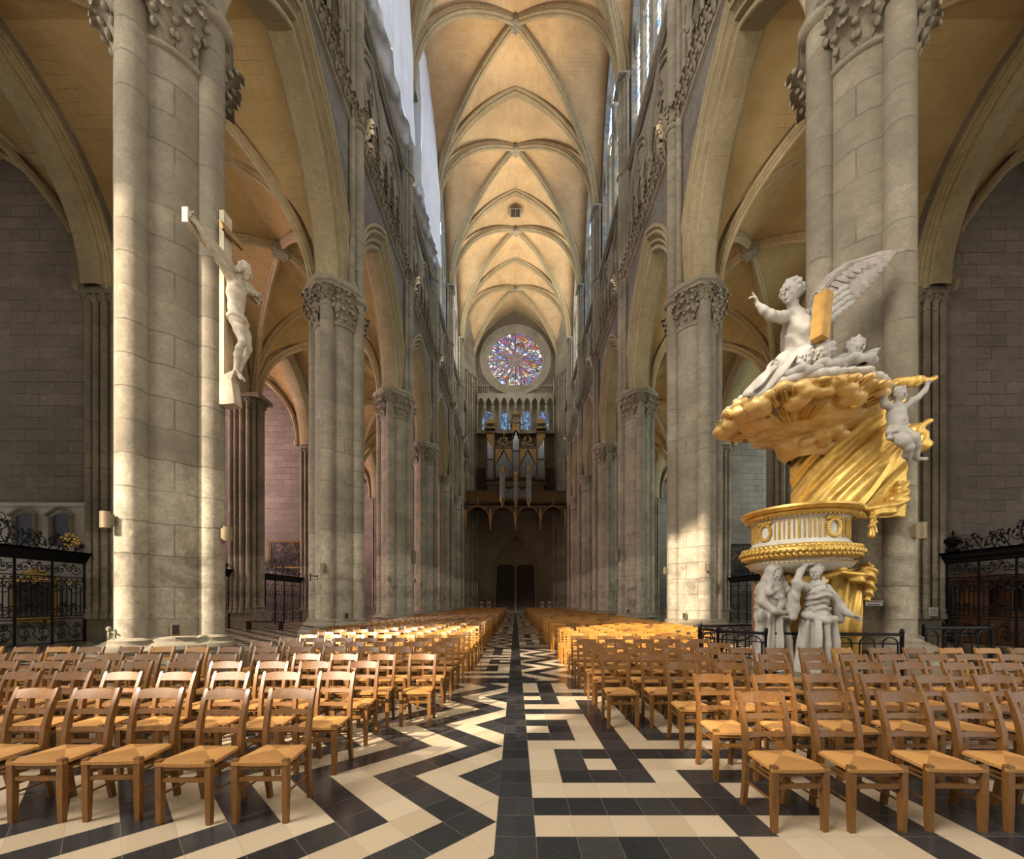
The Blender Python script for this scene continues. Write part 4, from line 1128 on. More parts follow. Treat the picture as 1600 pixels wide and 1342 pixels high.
# dado with two arched niches on the chapel wall at the left edge
dd = MB(); dd.box((-20.5, 16.24, 0), (-17.0, 16.34, 5.45)); dd.box((-20.5, 16.2, 5.35), (-17.0, 16.34, 5.5)); dd.build('chapel_dado', M['dado'], AW['left'], 0)
for x in (-19.4, -17.95):
    nb = MB(); nb.box((x-.36, 16.21, 3.8), (x+.36, 16.25, 4.95), 1)
    nb.add([(x-.36+.72*i/8, 16.21, 4.95+.14*sin(pi*i/8)) for i in range(9)], [tuple(range(9))], 1)
    nb.box((x-.46, 16.12, 3.8), (x-.36, 16.26, 4.95), 0); nb.box((x+.36, 16.12, 3.8), (x+.46, 16.26, 4.95), 0)
    nb.tube([(x-.52+1.04*i/8, 16.14, 4.98+.30*sin(pi*i/8)) for i in range(9)], .07, 6, 0)
    for sg in (-1, 1): nb.blob((x+sg*.5, 16.12, 5.0), (.09, .08, .09), 6, 4)
    nb.build('wall_niche', [M['carved'], plain('slate_blue_panel', (.10, .10, .13), .6)], AW['left'], 30)
# altar front under the painting
al = empty('chapel_altar', (-18.85, 15.6, 0), 0, 'pale stone altar under the gilded painting in the left chapel', 'altar')
b = MB(); b.box((-1.0, -.35, 0), (1.0, .35, .62)); b.build('altar_block', M['dado'], al, 0)
b = MB(); b.box((-1.1, -.42, .62), (1.1, .38, .72)); b.build('altar_slab', M['carved'], al, 0)
# confessional on the right
cf = empty('confessional', (18.6, 15.4, 0), 0, 'brown oak confessional behind the right-hand iron screen', 'confessional')
b = MB(); b.box((-1.45, -.45, 0), (1.45, .45, .14)); b.box((-1.45, .35, .14), (1.45, .45, 2.35)); b.box((-1.5, -.5, 2.35), (1.5, .5, 2.5)); b.box((-1.55, -.55, 2.5), (1.55, .5, 2.58))
for x in (-1.4, -.48, .48, 1.4): b.box((x-.06, -.45, .14), (x+.06, .4, 2.35))
b.build('carcass', M['redwood'], cf, 0)
for x in (-.94, .94):
    b = MB(); b.box((x-.40, -.40, .14), (x+.40, -.36, 1.05)); b.box((x-.30, -.42, .26), (x+.30, -.40, .93)); b.build('low_door', M['redwood'], cf, 0)
b = MB(); b.box((-.42, -.42, .14), (.42, -.38, 1.25)); b.box((-.3, -.44, .3), (.3, -.42, 1.1)); b.build('centre_door', M['redwood'], cf, 0)
b = MB(); b.box((-1.34, .2, .14), (1.34, .34, 2.35)); b.build('dark_interior', M['dark'], cf, 0)
for x in (-.94, 0, .94):
    b = MB(); b.tube([(x-.40+.8*i/8, -.42, 2.0+.28*sin(pi*i/8)) for i in range(9)], .05, 6); b.build('arched_head', M['redwood'], cf, 40)

# ------------------------------------------------------------------ white sheets hung under the left clerestory
g = G('white_plastic_sheet'); n1 = g.noise(g.pos(), 1.2, 6, .6, .6); n2 = g.noise(g.pos(), 6, 5, .6, 1.5)
M['sheet'] = g.done(g.mix(g.ramp(n1, .3, .7), (.80, .82, .86), (.68, .70, .74)), .38, nrm=g.bump(g.m('ADD', n1, g.m('MULTIPLY', n2, .25)), .6, .12), spec=.5)
def sheet(ya, yb, label, seed, seg=0):
    rg = np.random.RandomState(seed); root = empty('plastic_sheet', (-6.3, ya, 28.8), 0, label, 'sheet')
    N = 60; yy = np.linspace(ya, yb, N+1); edge = np.interp(yy, np.linspace(ya, yb, 15), rg.uniform(-.14, .20, 15)); ex = np.interp(yy, np.linspace(ya, yb, 19), rg.uniform(-.13, .13, 19))
    XF, ZF = 5.88, 27.55
    def loc(x, y, z): return (x+6.3, y-ya, z-28.8)
    f = MB(); rings = []
    for i, y in enumerate(yy):
        q = []
        for j in range(15):
            t = j/14; z = ZF+edge[i]*(1-t)**3+t*13.2; x = -XF+ex[i]*.8*(1-t)**2+.05*sin(y*3+j*.7)*(1-t)+.03*sin(y*7.3+1.3*j)
            x -= max(0, (z-33))*.075
            q.append(loc(x, y, z))
        rings.append(q)
    f.loft(rings, False, False); f.build('hanging_face', M['sheet'], root, 60)
    u = MB(); rings = []
    for i, y in enumerate(yy):
        q = []
        for j in range(9):
            t = j/8; x0 = -XF+ex[i]*.8; z0 = ZF+edge[i]
            x = x0+(-6.62-x0)*t; z = z0+(27.46-z0)*t-.05*sin(pi*t)+(.09*sin(y*2.3+4*t)+.06*sin(y*6.1-5*t))*sin(pi*t)+.03*rg.uniform(-1, 1)*sin(pi*t)
            q.append(loc(x, y, z))
        rings.append(q)
    u.loft(rings, False, False); u.build('gathered_underside', M['sheet'], root, 60)
    for k in (0, N):
        e = MB(); y = yy[k]; x0 = -XF+ex[k]*.8; e.add([loc(x0, y, ZF+edge[k]), loc(-6.62, y, 27.46), loc(-6.8, y, 40.7), loc(-XF-.55, y, 40.7), loc(-XF, y, 33)], [(0, 1, 2, 3, 4)]); e.build('end_panel', M['sheet'], root, 0)
sheet(PY[1]+.75, PY[2]-1.3, 'nearer white plastic sheet hung below the left clerestory', 3)
sheet(PY[2]+.75, PY[3]-.9, 'farther white plastic sheet hung below the left clerestory', 8)
# ------------------------------------------------------------------ sculpting: distance fields turned into one continuous surface
class Clay:
    def __init__(s, lo, hi, h):
        s.lo = np.array(lo, float); s.h = h; s.n = np.ceil((np.array(hi)-s.lo)/h).astype(int)+1
        s.D = np.full(tuple(s.n), .5, np.float32)
    def sub(s, lo, hi):
        a = np.clip(np.floor((np.array(lo)-s.lo)/s.h).astype(int), 0, s.n-1); b = np.clip(np.ceil((np.array(hi)-s.lo)/s.h).astype(int)+1, 1, s.n)
        if np.any(b <= a): return None, None
        ax = [s.lo[i]+s.h*np.arange(a[i], b[i], dtype=np.float32) for i in range(3)]
        sl = tuple(slice(a[i], b[i]) for i in range(3))
        return sl, np.meshgrid(*ax, indexing='ij', sparse=True)
    def put(s, sl, d, k, cut=False):
        d = d.astype(np.float32); A = s.D[sl]
        if cut: A2, d2 = -A, d
        else: A2, d2 = A, d
        if k > 0:
            hh = np.clip(.5+.5*(d2-A2)/k, 0, 1); r = d2*(1-hh)+A2*hh-k*hh*(1-hh)
        else: r = np.minimum(A2, d2)
        s.D[sl] = -r if cut else r
    def cap(s, a, b, ra, rb=None, k=.02, flat=None):
        rb = ra if rb is None else rb; a = np.array(a, float); b = np.array(b, float); m = max(ra, rb)+k+3*s.h
        sl, g = s.sub(np.minimum(a, b)-m, np.maximum(a, b)+m)
        if sl is None: return s
        ab = b-a; q = [g[i]-a[i] for i in range(3)]
        t = np.clip((q[0]*ab[0]+q[1]*ab[1]+q[2]*ab[2])/max(1e-9, ab@ab), 0, 1)
        d = np.sqrt((q[0]-t*ab[0])**2+(q[1]-t*ab[1])**2+(q[2]-t*ab[2])**2)-(ra+(rb-ra)*t)
        s.put(sl, d, k); return s
    def chain(s, pts, k=.02):
        for (a, ra), (b, rb) in zip(pts[:-1], pts[1:]): s.cap(a, b, ra, rb, k)
        return s
    def ell(s, c, r, k=.02, R=None, cut=False):
        c = np.array(c, float); r = np.array(r, float); m = max(r)+k+3*s.h
        sl, g = s.sub(c-m, c+m)
        if sl is None: return s
        q = [g[i]-c[i] for i in range(3)]
        if R is not None:
            R = np.array(R); q = [R[0][i]*q[0]+R[1][i]*q[1]+R[2][i]*q[2] for i in range(3)]
        k0 = np.sqrt((q[0]/r[0])**2+(q[1]/r[1])**2+(q[2]/r[2])**2); k1 = np.sqrt((q[0]/r[0]**2)**2+(q[1]/r[1]**2)**2+(q[2]/r[2]**2)**2)
        d = k0*(k0-1)/np.maximum(k1, 1e-6); s.put(sl, np.broadcast_to(d, s.D[sl].shape), k, cut); return s
    def warp(s, lo, hi, fn):
        sl, g = s.sub(lo, hi)
        if sl is not None: s.D[sl] += np.broadcast_to(fn(*g), s.D[sl].shape).astype(np.float32)
        return s
    def head(s, c, sz, fwd, up=(0, 0, 1), hair=None, beard=False, k=.02):
        """head of height sz looking along fwd"""
        f = np.array(fwd, float); f /= np.linalg.norm(f); u = np.array(up, float); u -= f*(u@f); u /= np.linalg.norm(u); r = np.cross(f, u); c = np.array(c, float)
        L = lambda a, b, e: c+sz*(r*a+f*b+u*e)
        R = np.array([r, f, u])
        Rm = R
        s.ell(L(0, -.04, .10), (sz*.33, sz*.40, sz*.38), k, Rm); s.ell(L(0, .08, -.16), (sz*.25, sz*.28, sz*.32), k, Rm)
        s.ell(L(0, .22, -.40), (sz*.11, sz*.10, sz*.09), .03*sz, Rm)
        for q in (-1, 1):
            s.ell(L(q*.14, .39, .03), (sz*.085, sz*.07, sz*.06), .03*sz, Rm, cut=True)
            s.ell(L(q*.135, .325, .025), (sz*.055,)*3, .0, Rm)
            s.cap(L(q*.05, .375, .10), L(q*.22, .31, .09), sz*.035, sz*.025, .02*sz)
            s.ell(L(q*.19, .24, -.13), (sz*.09, sz*.08, sz*.08), .04*sz, Rm)
            s.ell(L(q*.33, -.02, -.04), (sz*.035, sz*.07, sz*.11), .01*sz, Rm)
        s.cap(L(0, .36, .09), L(0, .45, -.11), sz*.035, sz*.055, .02*sz)
        s.cap(L(-.08, .365, -.245), L(.08, .365, -.245), sz*.028, sz*.028, .01*sz); s.cap(L(-.065, .36, -.295), L(.065, .36, -.295), sz*.033, sz*.033, .01*sz)
        return L
    def curls(s, c, r, n, rad, seed, cond=None, k=.006):
        rg = np.random.RandomState(seed); c = np.array(c, float)
        for _ in range(n):
            v = rg.normal(size=3); v /= np.linalg.norm(v)
            if cond and not cond(v): continue
            s.ell(c+v*np.array(r), (rad*rg.uniform(.7, 1.2),)*3, k)
        return s
    def hand(s, w, d, pn, ln, curl, spread=1.0, rad=None):
        """wrist w, direction d towards the fingertips, pn palm normal; four fingers of unequal length and a thumb"""
        w = np.array(w, float); d = np.array(d, float); d /= np.linalg.norm(d); p = np.array(pn, float); p -= d*(p@d); p /= np.linalg.norm(p); sd = np.cross(d, p)
        rad = rad or ln*.055; pl = ln*.48
        for q in (-.17, 0, .17): s.cap(w+d*ln*.05, w+d*pl+sd*ln*q, ln*.10, ln*.085, .01)
        for i, (q, l, cu) in enumerate(((-.24, .40, curl[0]), (-.08, .50, curl[1]), (.08, .47, curl[2]), (.23, .36, curl[3]))):
            b = w+d*pl+sd*ln*q; a = 0; pt = b; dr = d+sd*q*.35*spread
            for sg in range(3):
                a += cu; dd = dr*cos(a)+p*sin(a); e = pt+dd*ln*l*(.45, .32, .23)[sg]; s.cap(pt, e, rad*(1-.10*sg), rad*(.92-.12*sg), .003); pt = e
        b = w+d*ln*.14-sd*ln*.13; e = b+(d*.55-sd*.75+p*.25)*ln*.24; s.cap(b, e, rad*1.25, rad*1.05, .008); s.cap(e, e+(d*.85-sd*.3+p*.35)*ln*.2, rad*1.05, rad*.8, .003)
        return s
    def mesh(s, name, mat, parent=None, loc=(0, 0, 0), smooth=180):
        D = s.D; inside = D < 0; n = D.shape
        c = [inside[i:n[0]-1+i, j:n[1]-1+j, k:n[2]-1+k] for i in (0, 1) for j in (0, 1) for k in (0, 1)]
        cnt = sum(x.astype(np.int8) for x in c); mask = (cnt > 0) & (cnt < 8)
        idx = -np.ones(mask.shape, np.int64); cells = np.argwhere(mask); idx[mask] = np.arange(len(cells))
        acc = np.zeros((len(cells), 3)); w = np.zeros(len(cells))
        corners = [(i, j, k) for i in (0, 1) for j in (0, 1) for k in (0, 1)]
        val = {cr: D[cells[:, 0]+cr[0], cells[:, 1]+cr[1], cells[:, 2]+cr[2]].astype(float) for cr in corners}
        for a in range(8):
            for b in range(a+1, 8):
                ca, cb = corners[a], corners[b]
                if sum(abs(ca[i]-cb[i]) for i in range(3)) != 1: continue
                va, vb = val[ca], val[cb]; x = (va < 0) != (vb < 0); t = np.where(x, va/np.where(x, va-vb, 1), 0)
                p = np.array(ca)+(np.array(cb)-np.array(ca))*t[:, None]; acc += np.where(x[:, None], p, 0); w += x
        V = (cells+acc/np.maximum(w, 1)[:, None])*s.h+s.lo-np.array(loc)
        quads = []
        for ax in range(3):
            o = [1, 1, 1]; o[ax] = 0
            A = inside[tuple(slice(o[i], n[i]-1) for i in range(3))]; e = [1, 1, 1]
            sl2 = tuple(slice(1, n[i]) if i == ax else slice(1, n[i]-1) for i in range(3)); sl1 = tuple(slice(0, n[i]-1) if i == ax else slice(1, n[i]-1) for i in range(3))
            a1, a2 = inside[sl1], inside[sl2]; ch = np.argwhere(a1 != a2); fl = a1[a1 != a2]
            base = ch.copy()
            for i in range(3):
                if i != ax: base[:, i] += 1
            b1, b2 = [i for i in range(3) if i != ax]
            def at(d1, d2):
                q = base.copy(); q[:, b1] -= d1; q[:, b2] -= d2; return idx[q[:, 0], q[:, 1], q[:, 2]]
            q = np.stack([at(1, 1), at(0, 1), at(0, 0), at(1, 0)], 1)
            if ax == 1: q = q[:, ::-1]
            q[~fl] = q[~fl][:, ::-1]; quads.append(q)
        Q = np.concatenate(quads); Q = Q[(Q >= 0).all(1)]
        me = bpy.data.meshes.new(name); me.vertices.add(len(V)); me.vertices.foreach_set('co', V.astype(np.float32).ravel())
        me.loops.add(len(Q)*4); me.polygons.add(len(Q)); me.loops.foreach_set('vertex_index', Q.astype(np.int32).ravel())
        me.polygons.foreach_set('loop_start', np.arange(0, len(Q)*4, 4, dtype=np.int32)); me.polygons.foreach_set('use_smooth', np.ones(len(Q), bool))
        me.materials.append(mat); me.update(); me.validate()
        o = bpy.data.objects.new(name, me); COL.objects.link(o)
        if parent: o.parent = parent
        return o

def nz(x, y, z, f, seed=0):
    """cheap smooth wobble used for cloth and clouds"""
    return (np.sin(f*x+1.7*np.sin(f*.7*y+seed)+seed)+np.sin(f*1.13*y+1.3*np.sin(f*.9*z+2*seed))+np.sin(f*.93*z+1.9*np.sin(f*.8*x-seed)))/3

# ------------------------------------------------------------------ crucifix on the first left pier (faces the nave, +x)
def crucifix():
    ox, oy, oz = -6.20, 8.66, 5.7
    root = empty('crucifix', (ox, oy, oz), 0, 'large wooden crucifix with pale carved figure on the nearest left pier', 'crucifix')
    cr = MB(); cr.box((.02, -.12, .0), (.12, .12, 4.05)); cr.box((.025, -1.06, 2.93), (.115, -.119, 3.19)); cr.box((.025, .119, 2.93), (.115, 1.06, 3.19)); cross = cr.build('cross', M['crosswood'], root, 0)
    for sg in (-1, 1):
        e = MB(); e.box((.015, sg*1.06-.012, 2.92), (.125, sg*1.06+.012, 3.20)); e.build('arm_cap', M['ivory'], cross, 0)
    ti = MB(); ti.cbox((.19, 0, 3.62), (.05, .62, .17), rot=Matrix.Rotation(.12, 3, 'X')@Matrix.Rotation(-.25, 3, 'Y')); ti.build('title_scroll', M['oldgold'], cross, 0)
    fb = MB(); fb.loft([[(.12, -.12, .0), (.34, -.12, .02), (.34, .12, .02), (.12, .12, 0)], [(.12, -.12, .5), (.27, -.12, .52), (.27, .12, .52), (.12, .12, .5)], [(.12, -.12, .62), (.34, -.12, .72), (.34, .12, .72), (.12, .12, .62)]]); fb.build('foot_block', M['crosswood'], root, 0)
    c = Clay((-.02, -1.12, .55), (.62, 1.12, 3.45), .0145)
    P = lambda x, y, z: (x, y, z)
    pel = P(.30, .05, 1.88)
    c.chain([(P(.28, .04, 1.84), .155), (P(.27, .02, 2.08), .135), (P(.29, 0, 2.36), .165), (P(.28, 0, 2.56), .155)], .06)
    c.ell(P(.38, -.085, 2.50), (.07, .10, .075), .05); c.ell(P(.38, .085, 2.50), (.07, .10, .075), .05)
    c.ell(P(.37, .02, 2.20), (.07, .11, .13), .05); c.ell(P(.33, .02, 2.33), (.12, .155, .09), .04)
    for sg in (-1, 1):
        sh = P(.26, sg*.21, 2.68); el = P(.20, sg*.60, 2.86); wr = P(.16, sg*.90, 3.02)
        c.chain([(P(.28, sg*.10, 2.60), .10), (sh, .092), (P(.23, sg*.40, 2.76), .074), (el, .060), (P(.18, sg*.70, 2.92), .062), (wr, .040)], .04)
        c.hand(wr, (-.02, sg*.9, .35), (1, 0, -.15), .24, (.45, .40, .45, .55), rad=.0165)
    c.chain([(P(.29, 0, 2.62), .075), (P(.36, .03, 2.78), .068)], .04)
    L = c.head(P(.44, .06, 2.90), .34, (.78, .40, -.42), (.25, .25, 1))
    for sg, kx, ky, ax, ay in ((-1, .50, -.10, .31, -.03), (1, .46, .13, .30, .07)):
        c.chain([(P(.30, sg*.09+.04, 1.84), .120), (P(.40, sg*.10+.04, 1.58), .108), (P(kx, ky, 1.30), .074), (P(kx-.07, ky, 1.16), .072), (P((kx+ax)/2-.03, (ky+ay)/2, 1.05), .074), (P(ax, ay, .74), .042)], .035)
        c.chain([(P(ax, ay, .74), .046), (P(ax+.08, ay+.01, .62), .042), (P(ax+.11, ay+.01, .565), .034)], .02)
    body = c.mesh('body', M['corpus'], root)
    h = Clay((.2, -.25, 2.55), (.75, .35, 3.25), .011); hc = L(0, -.10, .12)
    hair_c = np.array(hc); h.ell(hair_c, (.125, .125, .135), .01)
    fw = np.array((.78, .40, -.42)); fw /= np.linalg.norm(fw)
    h.curls(hair_c, (.125, .125, .13), 90, .032, 4, lambda v: v@fw < .45)
    for a, b, e in ((-.33, -.05, -.15), (.33, -.05, -.15), (-.30, -.15, -.35), (.30, -.15, -.35), (-.2, -.3, -.35), (.2, -.3, -.35)): h.ell(L(a, b, e), (.045, .045, .06), .01)
    for q in np.linspace(-1, 1, 9): h.ell(L(.2*q, .26-.12*abs(q), -.42+.16*abs(q)), (.03, .03, .04), .012)
    h.mesh('hair_and_beard', M['corpus'], body)
    l = Clay((.08, -.28, 1.50), (.62, .36, 2.10), .012)
    l.ell((.29, .04, 1.86), (.19, .205, .115), .02); l.cap((.36, -.06, 1.80), (.45, -.08, 1.62), .10, .05, .03); l.cap((.36, .12, 1.80), (.43, .15, 1.60), .09, .06, .03)
    l.cap((.30, .25, 1.90), (.30, .27, 1.58), .055, .04, .02); l.ell((.34, .25, 1.88), (.06, .06, .07), .01)
    l.warp((.0, -.4, 1.4), (.7, .4, 2.2), lambda x, y, z: .018*np.sin(48*(z+.35*y-.25*x)+2*np.sin(9*y))*1.0)
    l.mesh('loincloth', M['corpus'], body)
crucifix()

# ------------------------------------------------------------------ pulpit against the first right pier
PC = Vector((5.40, 7.82, 0))
def pulpit():
    root = empty('pulpit', PC, 0, 'gilded baroque pulpit with ivory basket, golden drapery and cloud canopy on right pier', 'pulpit')
    R = .91
    gd = MB()
    bk = MB()
    bk.lathe([(.05, 2.10), (.62, 2.12), (.80, 2.20), (.86, 2.28), (.80, 2.33), (.80, 2.36)], 48); bk.lathe([(.84, 2.60), (.80, 2.64), (.76, 2.70), (.76, 3.06), (.80, 3.10), (.84, 3.12), (.7, 3.2), (.05, 3.2)], 48)
    basket = bk.build('basket', M['ivory'], root, 40)
    gd.lathe([(.80, 2.34), (.90, 2.37), (.97, 2.44), (.97, 2.51), (.91, 2.58), (.83, 2.61)], 96)
    for j in range(64):
        a = 2*pi*j/64
        for (r, z, sg) in ((.945, 2.405, 1), (.985, 2.47, -1), (.945, 2.545, 1)):
            an = a+.03*sg; gd.blob((r*cos(an), r*sin(an), z), (.055, .022, .035), 6, 4, R=Matrix.Rotation(an+pi/2, 3, 'Z')@Matrix.Rotation(.6*sg, 3, 'Y'))
    gd.build('gilded_leaf_torus', M['gold'], basket, 60)
    gd = MB()
    gd.lathe([(.82, 3.10), (.87, 3.11), (.90, 3.15), (.86, 3.18), (.93, 3.20), (.97, 3.235), (.96, 3.275), (.90, 3.29), (.6, 3.29)], 64)
    gd.lathe([(.79, 2.61), (.81, 2.63), (.78, 2.655), (.765, 2.66)], 48, caps=False)
    for j in range(70):
        a = 2*pi*j/70; gd.blob((.87*cos(a), .87*sin(a), 2.285), .02, 5, 3); gd.blob((.845*cos(a), .845*sin(a), 3.095), (.022, .022, .018), 5, 3)
    gd.build('gilded_rim', M['gold'], basket, 40)
    fl = MB(); mid = atan2(-7.82, -5.40)    # direction towards the viewer
    wre = (mid-.72, mid+.72)
    for j in range(64):
        a = 2*pi*j/64
        if any(abs(((a-q+pi) % (2*pi))-pi) < .20 for q in wre): continue
        ca, sa = cos(a), sin(a)
        fl.tube([(.765*ca, .765*sa, 2.70), (.765*ca, .765*sa, 3.05)], .011 if j % 2 else .02, 5)
        if j % 2:
            for q in range(7): fl.blob((.772*ca, .772*sa, 2.74+.042*q), (.016, .016, .026), 5, 3)
    for q in wre:
        c, s_ = cos(q), sin(q)
        for j in range(22):
            b = 2*pi*j/22; u = .115*cos(b); v = .145*sin(b)
            fl.blob((.775*c-u*s_, .775*s_+u*c, 2.86+v), (.035, .035, .032), 6, 4)
        for j in range(14):
            u = -.13+.26*(j/13); fl.blob((.785*c-u*s_, .785*s_+u*c, 3.03-.3*u*u*3+.02*(j % 2)), (.035, .035, .03), 5, 3)
    fl.build('gilded_fluting_and_wreaths', M['gold'], basket, 40)
    # canopy: a thick gilded cloud
    CX, CY, CZ = -.03, .02, 5.22
    c = Clay((-1.5, -1.75, 4.45), (1.9, 1.75, 5.85), .022)
    c.ell((CX, CY, CZ), (1.26, 1.26, .17), .05); c.ell((CX+.3, CY+.25, CZ-.22), (.95, .95, .22), .1); c.ell((CX+.55, CY+.5, CZ-.45), (.55, .5, .42), .12)
    rg = np.random.RandomState(4)
    for j in range(46):
        a = rg.uniform(0, 2*pi); r = 1.24*sqrt(rg.uniform(.05, 1)); q = rg.uniform(.10, .26); c.ell((CX+r*cos(a), CY+r*sin(a), CZ-.10-.20*(1-r/1.45)), (q, q, q*.55), .05)
    for j in range(30):
        a = 2*pi*j/30; q = rg.uniform(.08, .17); r = 1.20+rg.uniform(-.05, .10); c.ell((CX+r*cos(a), CY+r*sin(a), CZ+rg.uniform(-.08, .02)), (q, q, q*.6), .03)
    for j in range(26):
        q = rg.uniform(.10, .2); c.ell((.55+rg.uniform(-.45, .5), .35+rg.uniform(-.5, .45), 4.72+rg.uniform(-.1, .25)), (q, q, q*.8), .03)
    c.warp((-9, -9, 0), (9, 9, 9), lambda x, y, z: .014*nz(x, y, z*1.4, 13)+.011*nz(x, y, z, 27, 2))
    canopy = c.mesh('cloud_canopy', M['gold_paint'], root)
    ry = MB()
    for j in range(150):
        a = 2*pi*j/150+rg.uniform(-.02, .02); r0 = 1.02; r1 = 1.32+rg.uniform(-.06, .10); z = CZ-.1+rg.uniform(-.05, .05)
        ry.tube([(CX+r0*cos(a), CY+r0*sin(a), z-.06), (CX+r1*cos(a), CY+r1*sin(a), z+.03)], [.03, .008], 4)
    for j in range(34):
        a = mid+rg.uniform(-.5, .5); r0 = .5; ry.tube([(CX+r0*cos(a), CY+r0*sin(a), CZ-.36), (CX+(r0+.45)*cos(a), CY+(r0+.45)*sin(a), CZ-.24)], [.02, .006], 4)
    ry.build('gilded_rays', M['gold'], canopy, 40)
    # golden drapery between basket and canopy
    def drape(name, path, zt, zb, amp, freq, slant, seed, top_pull=0.0, thick=.03):
        N, K = 90, 60; P = [Vector(p) for p in path]; L = [0]
        for i in range(1, len(P)): L.append(L[-1]+(P[i]-P[i-1]).length)
        def at(q):
            t = q*L[-1]
            for i in range(1, len(P)):
                if t <= L[i]+1e-9:
                    f = (t-L[i-1])/(L[i]-L[i-1]); d = (P[i]-P[i-1]).normalized(); return P[i-1].lerp(P[i], f), Vector((d.y, -d.x, 0))
        mb = MB(); rings = []
        for i in range(N+1):
            q = i/N; row = []
            for j in range(K+1):
                t = j/K; qq = q
                p, nn = at(qq); zq = zt(q)+(zb(q)-zt(q))*t
                ph = freq*(q*L[-1]-slant*(zq-zb(q))**1.25 if zq > zb(q) else freq*q*L[-1])
                dsp = amp*(.6*sin(ph)+.4*sin(1.9*ph+seed+2*t))*(.35+.65*sin(pi*min(1, .15+t)))+amp*.5*sin(3.1*q+7*t+seed)
                bulge = .16*sin(pi*q)
                row.append(p+nn*(dsp+bulge)+Vector((0, 0, zq)))
            rings.append(row)
        mb.loft(rings, False, False); o = mb.build(name, M['gold'], root, 70)
        md = o.modifiers.new('thickness', 'SOLIDIFY'); md.thickness = thick; md.offset = -1
        return o
    back = [(.42, .86, 0), (.62, .55, 0), (.95, .18, 0), (1.35, -.22, 0), (1.72, -.36, 0)]
    drape('gold_drapery', back, lambda q: 4.85+.45*q, lambda q: 3.12, .05, 12, .80, 0)
    fr = MB()
    for j in range(70):
        q = j/69; x = .95+.75*q-.12*sin(pi*q); y = .05-.42*q-.12*sin(pi*q); z = 3.28+1.35*(q**1.6)
        fr.tube([(x, y-.06, z+.06), (x+.015, y-.08, z-.05)], [.016, .012], 4)
    fr.build('drapery_fringe', M['gold'], root, 40)
    # gathered swag and tassels at the right of the rim
    c = Clay((.6, -.95, 2.55), (1.75, .25, 3.75), .016)
    c.chain([((1.62, -.38, 3.75), .10), ((1.55, -.42, 3.45), .12), ((1.30, -.45, 3.26), .13), ((1.0, -.45, 3.22), .09), ((.85, -.5, 3.27), .05)], .04)
    c.chain([((1.05, -.45, 3.15), .05), ((1.02, -.48, 3.02), .05)], .02); c.chain([((.95, -.52, 3.1), .045), ((.92, -.54, 2.92), .045)], .02)
    c.warp((-9, -9, 0), (9, 9, 9), lambda x, y, z: .016*np.sin(42*(z-.4*x)+3*np.sin(5*x)))
    c.ell((1.02, -.48, 3.0), (.035, .035, .03), .004); c.cap((1.02, -.48, 2.96), (1.02, -.48, 2.84), .03, .06, .004); c.cap((.92, -.54, 2.90), (.92, -.54, 2.76), .03, .06, .004)
    c.mesh('gathered_swag', M['gold'], root)
    # drapery below the basket, falling to the floor behind the statues
    low = [(-.35, .62, 0), (-.05, .28, 0), (.40, -.05, 0), (.62, -.30, 0), (.86, -.42, 0)]
    drape('lower_gold_drapery', low, lambda q: 2.18, lambda q: .36, .05, 13, .10, 2)
    c = Clay((-.85, -.95, 1.55), (1.25, .65, 2.35), .016)
    c.chain([((-.55, -.02, 2.12), .09), ((-.3, -.36, 1.92), .11), ((.05, -.52, 1.98), .09), ((.28, -.62, 2.12), .07)], .04)
    c.chain([((.3, -.62, 2.14), .07), ((.62, -.60, 2.0), .11), ((.86, -.52, 2.12), .10), ((.98, -.35, 2.2), .1)], .04); c.chain([((.86, -.55, 2.1), .13), ((.92, -.50, 1.80), .08), ((.9, -.5, 1.65), .06)], .04)
    c.warp((-9, -9, 0), (9, 9, 9), lambda x, y, z: .018*np.sin(46*(z+.35*np.abs(x-.3))+3*np.sin(6*x)))
    c.mesh('lower_swag', M['gold'], root)
    st = MB(); st.lathe([(1.02, 0), (1.02, .26), (.95, .30), (.95, .36), (.05, .36)], 32); st.build('stone_step', M['carved'], root, 30)
    # board at the back left of the basket
    bd = MB(); bd.cbox((-.62, .30, 1.30), (.05, .16, 1.3), .6); bd.build('stair_board', M['redwood'], root, 0)
    return root
pulpit()

# ---- statues: one continuous figure each
def figure(name, loc, rz, label, cat, mat, build, res=.016, lo=(-.6, -.6, 0), hi=(.6, .6, 2), extra=None, sc=1.0):
    root = empty(name, loc, rz, label, cat); root.scale = (sc,)*3
    c = Clay(lo, hi, res); build(c); c.mesh('body', mat, root)
    if extra: extra(root)
    return root
def robe_folds(amp, freq, zlo, zhi, slant=0.0, seed=0, cx=0, cy=0):
    def fn(x, y, z):
        th = np.arctan2(y-cy, x-cx); m = np.clip((z-zlo)/.15, 0, 1)*np.clip((zhi-z)/.2, 0, 1)
        return amp*m*(np.sin(freq*th+slant*z+1.2*np.sin(3.1*z+seed))+.5*np.sin(freq*1.7*th-2*z+seed))
    return fn
